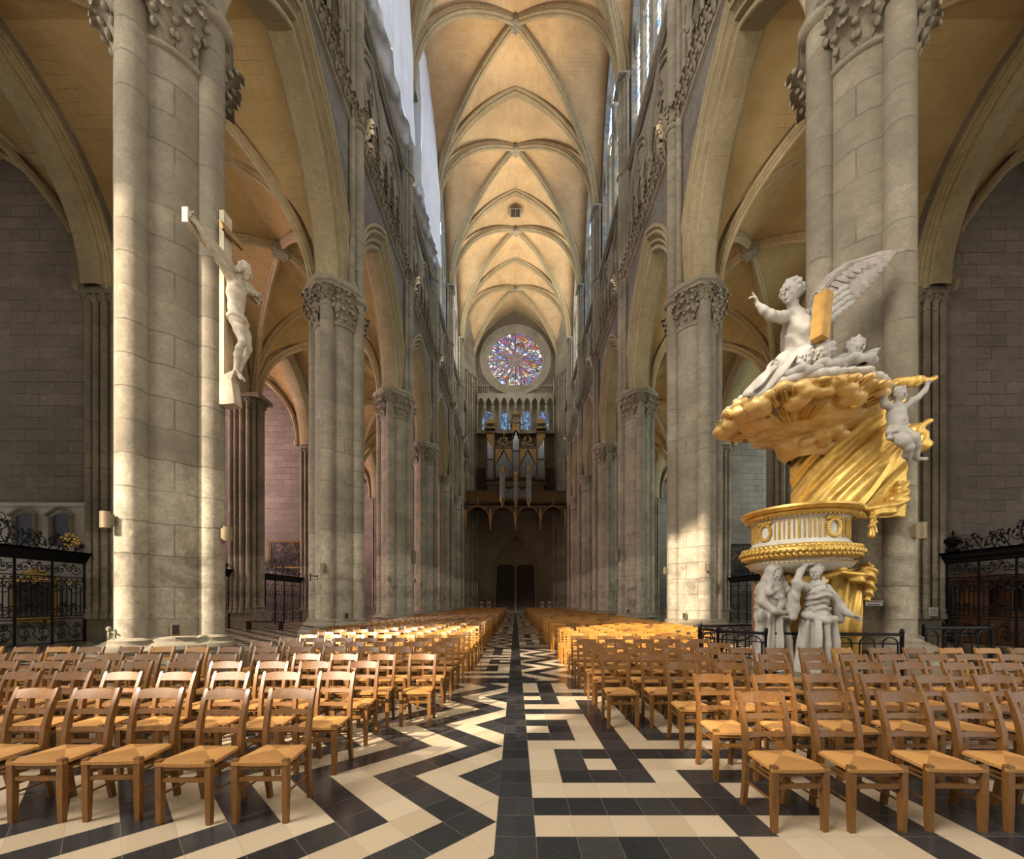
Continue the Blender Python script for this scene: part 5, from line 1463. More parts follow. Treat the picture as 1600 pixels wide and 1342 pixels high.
# veiled woman carrying bundles, left of the pair
def veiled(c):
    # faces -y locally
    c.chain([((.02, 0, .05), .30), ((.02, 0, .5), .25), ((0, 0, .95), .20), ((0, -.01, 1.10), .185), ((-.01, -.03, 1.32), .20), ((-.02, -.04, 1.48), .165)], .06)
    c.ell((-.05, -.02, 1.0), (.25, .2, .2), .05)
    c.warp((-1, -1, 0), (1, 1, 1.15), robe_folds(.046, 9, -.3, 1.15, 2.0, 1))
    c.chain([((-.2, -.03, 1.46), .10), ((-.27, -.08, 1.22), .085), ((-.17, -.24, 1.06), .062), ((-.02, -.30, 1.02), .045)], .04); c.hand((-.03, -.30, 1.02), (.9, -.2, .05), (0, .1, 1), .17, (.5, .5, .5, .5), rad=.013)
    c.chain([((.19, -.03, 1.46), .10), ((.27, -.06, 1.20), .085), ((.16, -.22, .99), .062), ((.03, -.31, .93), .045)], .04); c.hand((.05, -.31, .93), (-.9, -.25, -.05), (0, .1, 1), .17, (.4, .4, .4, .4), rad=.013)
    for q in ((-.07, -.28, 1.14), (.03, -.30, 1.12), (.08, -.24, 1.18), (-.01, -.25, 1.20), (.11, -.25, 1.09)): c.ell(q, (.065, .06, .07), .015)
    c.cap((-.02, -.05, 1.5), (-.03, -.10, 1.62), .07, .065, .04)
    c.head((-.035, -.13, 1.70), .25, (-.2, -.9, -.45))
    # veil: shell over head and shoulders, open at the face
    v = Clay(tuple(c.lo), tuple(c.lo+(c.n-1)*c.h), c.h)
    v.chain([((-.03, -.07, 1.76), .15), ((-.03, -.03, 1.60), .155), ((0, .03, 1.42), .235), ((.0, .05, 1.15), .235), ((0, .08, .9), .2)], .06)
    v.chain([((-.16, -.10, 1.60), .05), ((-.2, -.17, 1.40), .07), ((-.05, -.24, 1.26), .06), ((.2, -.17, 1.2), .07)], .05); v.chain([((.12, -.10, 1.62), .05), ((.2, -.12, 1.42), .08), ((.27, -.07, 1.2), .07), ((.28, .02, .85), .08)], .05)
    v.ell((-.05, -.25, 1.68), (.095, .14, .14), .01, cut=True)
    v.warp((-1, -1, .6), (1, 1, 1.9), lambda x, y, z: (.016*np.sin(30*(x*.9+.45*z+.3*y)+2*np.sin(6*z))+.007*np.sin(50*(z-.5*x)))*np.clip((1.62-z)/.2, .15, 1))
    k = .012; hh = np.clip(.5+.5*(v.D-c.D)/k, 0, 1); c.D = v.D*(1-hh)+c.D*hh-k*hh*(1-hh)
figure('veiled_statue', (4.70, 7.50, .36), .18, 'veiled white statue with bowed head under the left side of the pulpit basket', 'statue', M['statue'], veiled, .0135, (-.5, -.55, -.02), (.5, .45, 1.98))
def bearer(c):
    c.chain([((0, .02, .05), .30), ((.02, .01, .5), .25), ((0, 0, .92), .205), ((0, 0, 1.12), .155), ((0, -.01, 1.33), .175), ((0, 0, 1.46), .14)], .06)
    c.ell((-.10, -.12, .62), (.13, .14, .34), .08); c.ell((.11, -.06, .5), (.12, .13, .4), .08)
    c.ell((-.085, -.15, 1.32), (.075, .07, .075), .04); c.ell((.085, -.15, 1.32), (.075, .07, .075), .04)
    c.warp((-1, -1, -.1), (1, 1, 1.0), robe_folds(.044, 10, -.3, 1.02, 2.6, 2))
    c.warp((-1, -1, 1.0), (1, 1, 1.5), lambda x, y, z: .015*np.sin(60*(z+.9*np.abs(x)**1.5)))
    # sash round the hips
    for a, b in (((-.22, -.10, .98), (.0, -.23, .90)), ((.0, -.23, .90), (.2, -.13, .92)), ((.2, -.13, .92), (.27, -.06, .70)), ((.27, -.06, .70), (.30, -.08, .42)), ((-.22, .02, 1.0), (-.22, -.10, .98))): c.cap(a, b, .062, .06, .03)
    c.cap((-.17, -.08, 1.11), (.17, -.08, 1.10), .03, .03, .02)
    # raised arm bent above the head, hand towards the head
    c.chain([((-.17, -.01, 1.46), .085), ((-.37, -.08, 1.50), .075), ((-.42, -.08, 1.55), .062), ((-.31, -.03, 1.74), .054), ((-.19, .0, 1.85), .036)], .03)
    c.hand((-.20, .0, 1.85), (.95, -.05, .18), (0, -.2, -1), .17, (.25, .25, .28, .32), rad=.0135)
    c.chain([((-.40, -.06, 1.50), .06), ((-.42, -.02, 1.30), .08), ((-.40, .02, 1.10), .09), ((-.43, -.02, .95), .06)], .05)
    # other arm lowered, forearm out to the side
    c.chain([((.17, 0, 1.45), .085), ((.30, -.03, 1.25), .08), ((.33, -.06, 1.15), .062), ((.42, -.18, 1.02), .052), ((.46, -.22, .98), .036)], .03)
    c.hand((.45, -.21, .985), (.75, -.5, -.4), (.1, -.6, -.8), .17, (.35, .45, .5, .6), rad=.0135)
    c.chain([((.27, .0, 1.32), .09), ((.36, -.04, 1.12), .10), ((.40, -.02, .92), .08)], .04)
    c.cap((0, 0, 1.5), (-.02, -.01, 1.62), .066, .06, .03)
    c.head((-.035, -.03, 1.72), .25, (-.85, -.5, .02))
    c.ell((.0, .02, 1.77), (.115, .12, .10), .01); c.ell((.085, .07, 1.73), (.06, .06, .055), .01)
    c.curls((-.01, .0, 1.77), (.115, .12, .10), 70, .022, 3, lambda v: v[2] > -.1 and (v@np.array((-.85, -.5, 0))) < .55)
    for q in range(5): c.ell((.07-.012*q, -.07-.02*q, 1.62-.05*q), (.028, .028, .035), .008)
    c.warp((-1, -1, 1.1), (1, 1, 1.45), lambda x, y, z: .006*np.sin(50*(x+.7*z)))
figure('standing_statue', (5.20, 7.08, .36), .05, 'white draped statue with arm raised to her head under the pulpit basket', 'statue', M['statue'], bearer, .0135, (-.56, -.46, -.02), (.68, .42, 2.0))

# ---- angel on the canopy, with tablet, wing and mantle
AO = Vector((4.76, 7.30, 5.20))
def angel(c):
    hp = (.28, .10, .62)
    c.chain([((.28, .12, .55), .25), ((.27, .06, .85), .20), ((.24, -.02, 1.15), .225), ((.22, -.02, 1.38), .19)], .08)
    c.ell((.14, -.16, 1.25), (.10, .10, .11), .06); c.ell((.30, -.17, 1.24), (.09, .09, .10), .06)
    # kneeling legs under the robe, sweeping down to the left
    c.chain([((.24, .0, .55), .25), ((-.05, -.18, .50), .20), ((-.22, -.20, .30), .19), ((-.40, -.12, .14), .17), ((-.54, .0, .06), .13)], .10)
    c.chain([((.30, .1, .5), .26), ((.12, .12, .30), .26), ((-.08, .18, .14), .25), ((-.3, .25, .06), .19)], .12)
    c.chain([((.32, .05, .45), .26), ((.28, -.10, .22), .24), ((.1, -.15, .1), .2)], .12)
    c.warp((-2, -2, -.5), (.6, 2, .75), lambda x, y, z: .034*np.sin(34*(x*.80-z*.55+.25*y)+1.2*np.sin(5*z+3*y))*np.clip((.72-z)/.2, 0, 1)+.016*np.sin(61*(x*.75-.6*z+.3*y)+2*np.sin(4*z))*np.clip((.72-z)/.2, 0, 1))
    c.warp((-.12, -2, .7), (2, 2, 1.3), lambda x, y, z: .022*np.sin(46*(z*.75+.55*x)+1.3*np.sin(6*x))*np.clip((z-.66)/.1, 0, 1)*np.clip((1.22-z)/.12, 0, 1))
    # foot
    c.chain([((-.52, .0, .04), .07), ((-.60, -.08, .02), .06), ((-.70, -.16, -.01), .045)], .03)
    # sash and mantle
    c.chain([((.05, -.18, 1.28), .06), ((.24, -.22, 1.08), .08), ((.40, -.14, .90), .09), ((.46, -.02, .70), .10), ((.30, -.22, .55), .09), ((.1, -.25, .42), .07)], .04)
    c.chain([((.42, .15, 1.25), .14), ((.58, .2, 1.05), .17), ((.72, .18, .80), .18), ((.66, .10, .55), .17), ((.5, .05, .4), .2)], .06)
    c.warp((.35, -2, .3), (2, 2, 1.5), lambda x, y, z: .022*np.sin(30*(.6*z-.8*x+.3*y)+1.5*np.sin(6*z)))
    # outstretched arm
    c.chain([((.06, -.05, 1.41), .115), ((-.10, -.16, 1.34), .095), ((-.32, -.29, 1.26), .078), ((-.44, -.35, 1.245), .078), ((-.58, -.39, 1.30), .062), ((-.68, -.41, 1.37), .044)], .04)
    c.hand((-.67, -.41, 1.35), (-.35, -.05, .9), (-.6, .55, -.3), .27, (.06, .10, .55, .65), 1.6, rad=.019)
    # arm resting on the tablet
    c.chain([((.36, .0, 1.44), .13), ((.50, .02, 1.44), .105), ((.55, -.02, 1.58), .085), ((.47, -.16, 1.70), .06)], .05)
    c.hand((.46, -.17, 1.71), (-.05, -.8, -.22), (0, -.3, -1), .26, (.25, .28, .3, .35), rad=.019)
    c.chain([((.20, -.03, 1.5), .10), ((.11, -.09, 1.62), .09)], .05)
    f = (-.93, -.36, -.14)
    c.head((.05, -.13, 1.79), .40, f)
    hc = np.array((.09, -.11, 1.85)); c.ell(hc, (.165, .165, .165), .02); fv = np.array(f)/np.linalg.norm(f)
    c.curls(hc, (.17, .17, .165), 130, .034, 9, lambda v: (v@fv) < .50 and v[2] > -.55)
    for q in range(8): c.ell((.23+.035*q*.6, .0+.02*q, 1.76-.045*q), (.05, .05, .055), .012)
def angel_extra(root):
    tb = MB(); tb.cbox((.44, -.34, 1.22), (.20, .20, .78), rot=Matrix.Rotation(.10, 3, 'Y')@Matrix.Rotation(.42, 3, 'Z')); tb.build('tablet', M['tablet'], root, 0)
    wg = MB(); tip = Vector((2.02, .02, 2.62)); rg = random.Random(2)
    # leading edge: rises from the shoulder then runs out to the tip
    le = [Vector(p) for p in ((.52, .17, 1.42), (.70, .15, 1.92), (.94, .13, 2.24), (1.24, .12, 2.46), (1.58, .10, 2.57))]
    wg.tube(le+[tip], [.07, .085, .085, .07, .05, .03], 8)
    def feather(a, b, w):
        a, b = Vector(a), Vector(b); d = (b-a); n_ = Vector((0, -1, 0)); s_ = d.normalized().cross(n_).normalized(); rings = []
        for t, ww in ((0, .45), (.2, .85), (.5, 1), (.8, .85), (.94, .5), (1, .12)):
            p = a+d*t+Vector((0, -.03*sin(pi*t), 0)); rings.append([p-s_*w*ww, p+n_*.018, p+s_*w*ww, p-n_*.018])
        wg.loft(rings)
    def lep(t):
        t *= 4; i = min(3, int(t)); return le[i].lerp(le[i+1], t-i)
    for i in range(13):       # long outer feathers
        t = i/12; a = lep(.30+.7*t); b = Vector((1.02+1.0*t**.8, .08-.006*i, 1.55+1.04*t**1.15)); feather(a+Vector((0, .02, 0)), b, .085)
    for i in range(11):       # middle row
        t = i/10; a = lep(.1+.82*t); b = a+Vector((.34+.18*t, -.045, -.40+.22*t)); feather(a, b, .065)
    for i in range(12):       # short coverts
        t = i/11; a = lep(.02+.93*t); b = a+Vector((.20+.10*t, -.085, -.20+.10*t)); feather(a, b, .055)
    wing = wg.build('wing', M['wing'], root, 40)
    lo = MB()
    for r_ in range(4):
        for i in range(5):
            c = Vector((.68+.11*i+.02*r_, .05-.02*r_, 1.66-.11*r_+.085*i)); R_ = Matrix.Rotation(-.5, 3, 'Y'); lo.blob(c, (.12, .035, .055), 8, 5, R=R_)
    lo.build('lower_wing_feathers', M['statue'], wing, 60)
M['tablet'] = plain('gilded_tablet_face', (.56, .31, .08), .45, .35, var=.35, scale=5, bump=.15)
figure('angel_statue', AO, 0, 'large white winged angel with outstretched arm on top of the pulpit canopy', 'statue', M['statue'], angel, .0165, (-.98, -.68, -.45), (1.0, .62, 2.2), angel_extra)
# clouds heaped on the canopy
def clouds():
    o = Vector((5.37, 7.84, 5.26)); root = empty('cloud_bank', o, 0, 'white plaster clouds heaped on the golden canopy below the angel', 'cloud')
    c = Clay((-1.55, -1.55, -.12), (1.55, 1.4, .62), .024); rg = np.random.RandomState(12)
    c.ell((0, 0, .04), (1.2, 1.2, .09), .04)
    for j in range(70):
        a = rg.uniform(0, 2*pi); r = 1.18*sqrt(rg.uniform(.02, 1)); q = rg.uniform(.09, .20)*(1.15 if r < .8 else .8); c.ell((r*cos(a), r*sin(a), .06+.12*(1-r/1.4)), (q, q, q*.7), .03)
    for j in range(54):
        a = 2*pi*j/54; q = rg.uniform(.08, .15); c.ell((1.20*cos(a), 1.20*sin(a), .05+rg.uniform(-.02, .05)), (q, q, q*.6), .02)
    for q in ((.1, -.55, .16, .26), (.35, -.45, .2, .28), (.65, -.3, .2, .26), (-.3, -.5, .12, .22)): c.ell(q[:3], (q[3], q[3], q[3]*.7), .05)
    c.warp((-9, -9, -9), (9, 9, 9), lambda x, y, z: .010*nz(x, y, z, 22)+.006*nz(x, y, z, 46, 3))
    c.mesh('cloud_mass', M['cloud'], root)
clouds()
def cherub_head(loc, fwd, up, label, sz=.36, wings=True, seed=0):
    root = empty('cherub_head', loc, 0, label, 'cherub', 'winged cherub heads on the pulpit canopy')
    c = Clay((-.36, -.36, -.36), (.36, .36, .40), .013)
    L = c.head((0, 0, .02), sz, fwd, up); f = np.array(fwd, float); f /= np.linalg.norm(f)
    for q in (-1, 1): c.ell(L(q*.17, .27, -.16), (sz*.12,)*3, .02)
    hc = np.array(L(0, -.07, .12)); c.ell(hc, (sz*.40,)*3, .02); c.curls(hc, (sz*.41,)*3, 90, .030, seed+3, lambda v: (v@f) < .5)
    c.cap((0, 0, -.1), tuple(-f*.10+np.array((0, 0, -.24))), .085, .12, .04)
    for q in ((-.2, -.05, -.26), (.0, -.16, -.29), (.2, -.06, -.26), (.1, -.14, -.25), (-.12, -.13, -.24)): c.ell(q, (.13, .12, .08), .03)
    c.mesh('head', M['statue'], root)
    if wings:
        wg = MB()
        for sg in wings:
            for i in range(7):
                a = Vector((sg*.10, .06, -.12-.02*i)); b = Vector((sg*(.46-.03*i), .02+.02*i, .02-.065*i)); d = b-a; s_ = d.normalized().cross(Vector((0, -1, 0))); rings = []
                for t, ww in ((0, .5), (.4, 1), (.8, .8), (1, .15)): p = a+d*t; rings.append([p-s_*.05*ww, p+Vector((0, -.02, 0)), p+s_*.05*ww, p+Vector((0, .02, 0))])
                wg.loft(rings)
        wg.build('small_wings', M['statue'], root, 50)
cherub_head(W(1255, 562, 6.9), (-.45, -.86, -.28), (0, 0, 1), 'front cherub head peeping from the clouds below the golden tablet', .34, (-1,), 1)
cherub_head(W(1287, 553, 7.05), (-.9, -.4, -.1), (.15, 0, 1), 'curly cherub head in profile just right of the front cherub', .36, (1,), 5)
cherub_head(W(1336, 545, 7.2), (.35, -.75, -.35), (.75, -.1, .7), 'tilted cherub head with small wing at the right of the clouds', .36, (1,), 8)
# putto hanging in the drapery at the right
def putto(c):
    c.chain([((0, 0, .42), .17), ((.0, -.01, .62), .15), ((-.01, 0, .82), .16), ((0, .01, .95), .13)], .06); c.ell((0, -.10, .62), (.13, .10, .14), .05)
    c.chain([((.06, -.03, .40), .145), ((.20, -.14, .22), .125), ((.30, -.12, .10), .088), ((.38, .0, -.05), .085), ((.46, .02, -.16), .05)], .04); c.cap((.46, .02, -.16), (.54, -.10, -.20), .045, .035, .02)
    c.chain([((-.07, -.02, .40), .145), ((-.02, -.18, .16), .125), ((.10, -.18, .02), .085), ((.20, -.02, -.08), .08), ((.30, .05, -.14), .05)], .04)
    c.chain([((-.13, 0, .95), .08), ((-.30, -.05, 1.0), .078), ((-.34, -.06, 1.08), .06), ((-.26, -.04, 1.26), .058), ((-.18, -.03, 1.34), .042)], .03); c.hand((-.19, -.03, 1.33), (.5, 0, .8), (0, -1, 0), .15, (.4, .4, .4, .4), rad=.015)
    c.chain([((.13, 0, .95), .08), ((.30, -.02, 1.08), .076), ((.42, -.02, 1.14), .06), ((.58, -.02, 1.30), .055), ((.64, -.02, 1.40), .04)], .03); c.hand((.635, -.02, 1.39), (.3, 0, .9), (0, -1, 0), .15, (.4, .4, .4, .4), rad=.015)
    c.cap((0, .0, 1.0), (.0, -.03, 1.08), .07, .07, .03); f = (.35, -.85, -.35); L = c.head((.01, -.05, 1.2), .32, f, (.1, 0, 1)); fv = np.array(f)/np.linalg.norm(f)
    hc = np.array(L(0, -.08, .12)); c.ell(hc, (.125,)*3, .02); c.curls(hc, (.13,)*3, 80, .028, 6, lambda v: (v@fv) < .45)
    c.ell((0, -.19, .57), (.022, .02, .022), .01, cut=True)
def putto_extra(root):
    c = Clay((-.36, -.36, .05), (.36, .30, .60), .013)
    c.ell((0, -.02, .42), (.19, .17, .10), .02); c.cap((-.2, -.05, .45), (-.22, -.08, .25), .07, .05, .03); c.cap((-.15, -.14, .38), (.15, -.16, .30), .06, .05, .03)
    c.warp((-9, -9, -9), (9, 9, 9), lambda x, y, z: .014*np.sin(44*(z+.4*x)+2*np.sin(8*x))); c.mesh('loincloth', M['statue'], root)
PO = Vector((6.44, 6.92, 4.12))
figure('putto_statue', PO, 0, 'plump putto with raised arms in the gold drapery right of the canopy', 'statue', M['statue'], putto, .0135, (-.5, -.42, -.32), (.8, .32, 1.62), putto_extra, .78)
# gold cloth the putto holds up
cg = Clay((-1.0, -.4, -.2), (1.05, .6, 1.8), .017)
cg.chain([((-.85, .12, 1.02), .07), ((-.42, .10, 1.36), .10), ((.05, .06, 1.50), .10), ((.48, .06, 1.54), .10), ((.90, .08, 1.62), .05)], .05)
cg.chain([((.30, .16, .60), .12), ((.52, .12, .44), .17), ((.62, .08, .20), .15), ((.45, .12, .05), .12)], .06); cg.cap((.55, .05, .5), (.74, .05, .66), .08, .06, .04)
cg.warp((-9, -9, -9), (9, 9, 9), lambda x, y, z: .020*np.sin(26*(z*.8-.45*x)+2*np.sin(5*x+3*z))+.008*nz(x, y, z, 30))
rt = empty('gold_cloth', PO, 0, 'crumpled gilded cloth held up around the putto beside the canopy', 'cloth'); rt.scale = (.78,)*3; cg.mesh('folded_cloth', M['gold'], rt)
# ------------------------------------------------------------------ organ and its gallery at the west end
def organ():
    yo = 55.4
    root = empty('organ_case', (0, yo, 16.9), 0, 'brown and gold pipe organ case standing on the west gallery', 'organ')
    k = .0866
    def X(px): return (px-VX)*k
    def Z(py): return EYE+(HY-py)*k-16.9
    case = MB()
    case.box((X(759), .2, Z(757)), (X(854), 1.3, Z(751))); case.box((X(761), .3, Z(768)), (X(850), 1.2, Z(757)))
    case.box((X(760), .9, Z(750)), (X(852), 1.3, Z(690)))
    def pipes(x0, x1, zb, top, n, name='pipe', y=.1, r=None):
        w = (x1-x0)/n; p = MB()
        for i in range(n):
            x = x0+w*(i+.5); zt = top((i+.5)/n); rr = r or w*.46
            p.lathe([(rr*.25, zb), (rr, zb+.35), (rr, zt)], 8, (x, y, 0))
        p.build(name, M['pipe'], root, 40)
    towers = ((759.5, 773, 677), (838, 852.5, 677))
    for i, (a, b, t) in enumerate(towers):
        case.box((X(a), -.05, Z(751)), (X(a)+.12, .9, Z(t))); case.box((X(b)-.12, -.05, Z(751)), (X(b), .9, Z(t))); case.box((X(a)-.1, -.15, Z(t)), (X(b)+.1, .95, Z(t-3)))
        case.box((X(a), .5, Z(751)), (X(b), .9, Z(t)))
        case.box((X(a), -.08, Z(718.5)), (X(b), 0, Z(717)))
        up = (lambda q: Z(700)+(Z(685)-Z(700))*(1-q)) if i == 0 else (lambda q: Z(700)+(Z(685)-Z(700))*q)
        pipes(X(a)+.14, X(b)-.14, Z(748), up, 5)
        z0, z1, z2 = Z(684), Z(701), Z(t+.5)
        tri = [(X(a)+.12, .03, z0 if i == 0 else z1), (X(b)-.12, .03, z1 if i == 0 else z0), (X(b)-.12, .03, z2), (X(a)+.12, .03, z2)]
        gm_ = MB(); gm_.loft([tri, [(p[0], p[1]-.08, p[2]) for p in tri]]); gm_.build('gilded_panel', M['oldgold'], root, 40)
        case.box((X(a), -.1, Z(750)), (X(b), -.04, Z(747)))
    for (a, b) in ((774, 800), (812, 838)):        # two flats with gilded pointed panels and pediments
        m_ = (a+b)/2
        pipes(X(a), X(b), Z(747), lambda q: Z(728)+(Z(706)-Z(728))*(1-abs(2*q-1))-.0, 9)
        for s0, s1 in ((a, m_), (b, m_)):
            tri = [(X(s0), .0, Z(727)), (X(s1), .0, Z(701.5)), (X(s0), .0, Z(701.5))]
            gm_ = MB(); gm_.loft([tri, [(p[0], p[1]-.1, p[2]) for p in tri]]); gm_.build('gilded_panel', M['oldgold'], root, 40)
        case.box((X(a), .45, Z(750)), (X(b), .9, Z(699))); case.box((X(a)-.05, -.1, Z(701)), (X(b)+.05, .9, Z(698.5)))
        case.loft([[(X(a), -.1, Z(698.5)), (X(m_), -.1, Z(692)), (X(b), -.1, Z(698.5))], [(X(a), .6, Z(698.5)), (X(m_), .6, Z(692)), (X(b), .6, Z(698.5))]])
        gold = MB(); gold.blob((X(m_), -.12, Z(696.5)), (.35, .1, .12), 8, 5)
        rg = random.Random(int(a))
        for q in range(46):         # carved cresting running up beside the centre tower
            t = rg.random(); xx = X(a+4)+(X(b-4)-X(a+4))*rg.random(); lim = 1-abs((xx-X(m_))/(X(b)-X(m_)))
            gold.blob((xx, .1+rg.uniform(-.1, .2), Z(697)+lim*1.9*rg.random()), (.12, .1, .14), 5, 3)
        gold.build('carved_cresting', M['oldgold'], root, 40)
    case.box((X(800), -.25, Z(746)), (X(800.8), .8, Z(667))); case.box((X(811.2), -.25, Z(746)), (X(812), .8, Z(667))); case.box((X(800), .3, Z(750)), (X(812), .9, Z(662)))
    case.box((X(800), -.3, Z(706)), (X(812), -.2, Z(704.5))); case.lathe([(.62, Z(665)), (.7, Z(663)), (.55, Z(660)), (.5, Z(652)), (.6, Z(650)), (.62, Z(648))], 12, (X(806), .3, 0))
    pipes(X(801), X(811), Z(746), lambda q: Z(690)+(Z(676)-Z(690))*(1-abs(2*q-1)), 5, y=-.1)
    tri = [(X(800.6), -.28, Z(679)), (X(806), -.28, Z(673)), (X(811.4), -.28, Z(679)), (X(811.4), -.28, Z(664)), (X(800.6), -.28, Z(664))]; gm_ = MB(); gm_.loft([tri, [(p[0], p[1]-.08, p[2]) for p in tri]]); gm_.build('gilded_panel', M['oldgold'], root, 40)
    case.build('case', M['organ_case'], root, 30)
    # small crowned lanterns above the case
    for px, py in ((766, 660), (806, 650), (846, 660)):
        ln = MB(); x, z = X(px), Z(py)
        ln.box((x-.6, .1, z-.55), (x+.6, 1.0, z-.15), 1); ln.box((x-.7, .0, z-.12), (x+.7, 1.1, z+.05)); ln.box((x-.65, .0, z-.75), (x+.65, 1.1, z-.55))
        for sx in (-.55, .55): ln.box((x+sx-.06, .05, z-.55), (x+sx+.06, .2, z-.1))
        ln.loft([[(x-.6, .1, z+.05), (x, .1, z+.75), (x+.6, .1, z+.05)], [(x-.6, .9, z+.05), (x, .9, z+.75), (x+.6, .9, z+.05)]], m=0)
        ln.tube([(x, .4, z+.7), (x, .4, z+1.2)], .05, 6); ln.blob((x, .4, z+1.2), .12, 6, 4)
        ln.build('crowning_lantern', [M['oldgold'], M['dark']], root, 30)
    return root
organ()
def gallery():
    y0 = 53.7; k = y0/FPX
    root = empty('organ_gallery', (0, y0, 0), 0, 'dark carved wooden organ gallery on four hanging arches across the nave', 'gallery')
    def X(px): return (px-VX)*k
    def Z(py): return EYE+(HY-py)*k
    x0, x1 = X(727.5), X(883.5)
    fl = MB(); fl.box((x0, .0, Z(789)), (x1, 3.4, Z(786))); fl.build('floor', M['organ_case'], root, 0)
    pp = MB(); pp.box((x0, -.05, Z(768.5)), (x1, .12, Z(766.5))); pp.box((x0, -.05, Z(785)), (x1, .12, Z(783))); pp.box((x0, .02, Z(784)), (x1, .08, Z(768)))
    pp.build('parapet', M['organ_case'], root, 0)
    lt = MB(); n = 60
    for i in range(n+1):
        x = x0+(x1-x0)*i/n; lt.box((x-.02, -.03, Z(783)), (x+.02, .02, Z(768.5)))
    for j in range(1, 7):
        z = Z(783)+(Z(768.5)-Z(783))*j/7; lt.box((x0, -.025, z-.015), (x1, .02, z+.015))
    lt.build('gilded_lattice', M['oldgold'], root, 0)
    ar = MB(); w = (x1-x0)/4; zs = Z(812); zt = Z(787); N = 20; a = w/2-.08
    for i in range(4):
        c = x0+w*(i+.5); vs = []; fs = []
        for j in range(N+1):
            u = -w/2+w*j/N; z = zs+arch_z(a, 1.75, u) if abs(u) < a else zs-.7
            vs += [(c+u, 0, z), (c+u, 0, zt), (c+u, .5, z), (c+u, .5, zt)]
        for j in range(N): fs += [(4*j, 4*j+4, 4*j+5, 4*j+1), (4*j, 4*j+2, 4*j+6, 4*j+4), (4*j+2, 4*j+3, 4*j+7, 4*j+6)]
        ar.add(vs, fs)
    ar.build('hanging_arches', M['organ_case'], root, 30)
    gm = MB()
    for i in range(4):
        c = x0+w*(i+.5); gm.tube([(c+u, -.04, zs+z) for (u, z) in arch_pts(a, 1.75, 0, 8, .6)], .06, 5)
        gm.tube([(c-.45, -.04, zs+1.55), (c-.1, -.05, zs+2.0), (c, -.05, zs+2.9)], .045, 5); gm.tube([(c+.45, -.04, zs+1.55), (c+.1, -.05, zs+2.0), (c, -.05, zs+2.9)], .045, 5)
    for i in range(5):
        x = x0+w*i; gm.lathe([(.05, zs-1.3), (.10, zs-1.1), (.07, zs-.8), (.16, zs-.5), (.12, zs), (.2, zs+.3), (.13, zs+1.4)], 8, (x, .0, 0)); gm.blob((x, -.15, zs+.9), (.13, .12, .45), 7, 5)
    gm.build('gilded_mouldings', M['oldgold'], root, 40)
    # choir organ hanging forward from the parapet
    ps = empty('choir_organ', (0, y0-.35, Z(783)), 0, 'small front organ of three pipe turrets hung on the gallery parapet', 'organ')
    zb = 0.0; hz = Z(745)-Z(783)
    def turret(px, zt, r):
        x = X(px); p = MB()
        for j in range(6):
            an = pi+pi*j/5; p.lathe([(.02, .15), (r*.3, .4), (r*.3, zt)], 8, (x+r*.75*cos(an), r*.75*sin(an), 0))
        p.build('pipe', M['pipe'], ps, 40)
        c = MB(); c.lathe([(.05, -.9), (.12, -.6), (r*.7, -.2), (r*1.15, .0), (r*1.15, .2), (r*.6, .2)], 12, (x, 0, 0)); c.lathe([(r*.6, zt-.1), (r*1.2, zt), (r*1.25, zt+.15), (r*.9, zt+.5), (r*1.0, zt+.65), (r*.8, zt+.95), (.1, zt+1.05)], 12, (x, 0, 0)); c.build('turret_case', M['oldgold'], ps, 40)
    for px, py in ((785, 742), (826, 742), (806, 752)): turret(px, Z(py)-Z(783), .34 if px != 806 else .28)
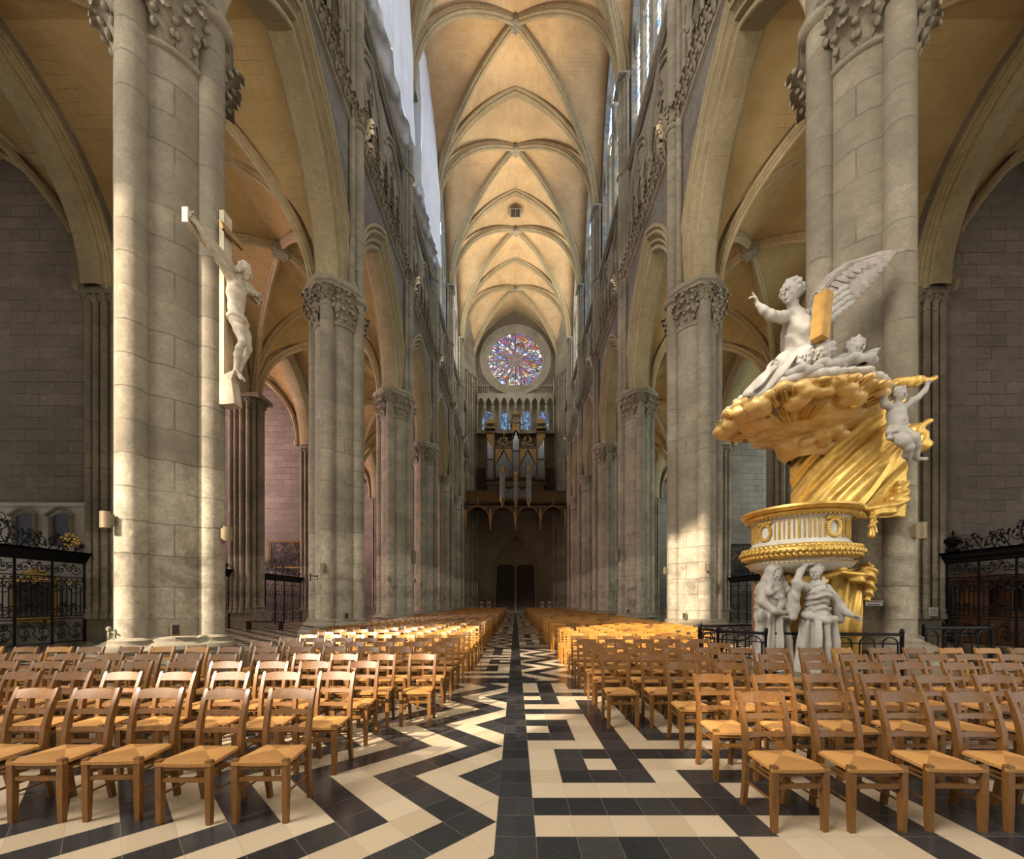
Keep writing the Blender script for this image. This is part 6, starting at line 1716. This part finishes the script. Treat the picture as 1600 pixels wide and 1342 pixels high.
    for a_, b_ in ((789.5, 802.5), (809.5, 822)):
        p = MB(); n = 7; wv = (X(b_)-X(a_))/n
        for i in range(n): p.lathe([(wv*.1, .2), (wv*.42, .45), (wv*.42, 1.35+.35*abs(i-3)/3)], 8, (X(a_)+wv*(i+.5), .05, 0))
        p.build('pipe', M['pipe'], ps, 40)
        c = MB(); c.box((X(a_), .1, 0), (X(b_), .4, 2.0)); c.box((X(a_), -.1, 0), (X(b_), .3, .2)); c.box((X(a_), -.1, 1.75), (X(b_), .3, 2.0)); c.build('case', M['organ_case'], ps, 0)
gallery()
# dark timber screens on the gallery beside the organ
for s in (-1, 1):
    b = MB(); b.box((-.6, -.1, 0), (.6, .1, 5.6)); b.box((-.45, -.14, .4), (.45, -.1, 5.2)); o = b.build('timber_screen', M['darkwood'], smooth=0); o.location = (s*4.75, 56.6, 14.45)
    tag(o, 'dark timber screen beside the organ case on its %s' % ('left' if s < 0 else 'right'), 'screen')

# ------------------------------------------------------------------ lamps standing on the capitals that light the vaults; aisle ones are added
def uplight(x, y, z, aim, power, col, label, size=1.1, blend=.8):
    r = empty('capital_uplight', (x, y, z), 0, label, 'lamp', 'small uplights on the pier capitals')
    b = MB(); b.lathe([(.05, 0), (.09, .02), (.09, .22), (.07, .24)], 10); b.build('housing', M['dark'], r, 40)
    l = bpy.data.lights.new('uplight_beam', 'SPOT'); l.energy = power; l.color = col; l.spot_size = size; l.spot_blend = blend; l.shadow_soft_size = .12
    o = bpy.data.objects.new('uplight_beam', l); COL.objects.link(o); o.parent = r; o.location = (0, 0, .34)
    o.rotation_euler = (Vector(aim)-Vector((x, y, z+.34))).to_track_quat('-Z', 'Y').to_euler()
for k, y in enumerate(PY):
    for nm, s in SIDES:
        wh = ' on the %s pier of the %s arcade' % (ORD[k+1], nm)
        uplight(s*(PX-.74), y+.70, 13.99, (-s*1.0, y+1.0, 42), UPN, (1, .86, .66), 'small dark uplight on the nave side capital'+wh, .50)
        uplight(s*(PX+1.08), y+.18, 13.99, (s*12.5, y+3.5, 19), UPA, (1, .78, .45), 'small dark uplight on the aisle side capital'+wh, 2.3)  # added lamps, mostly out of sight, to light the aisle vaults
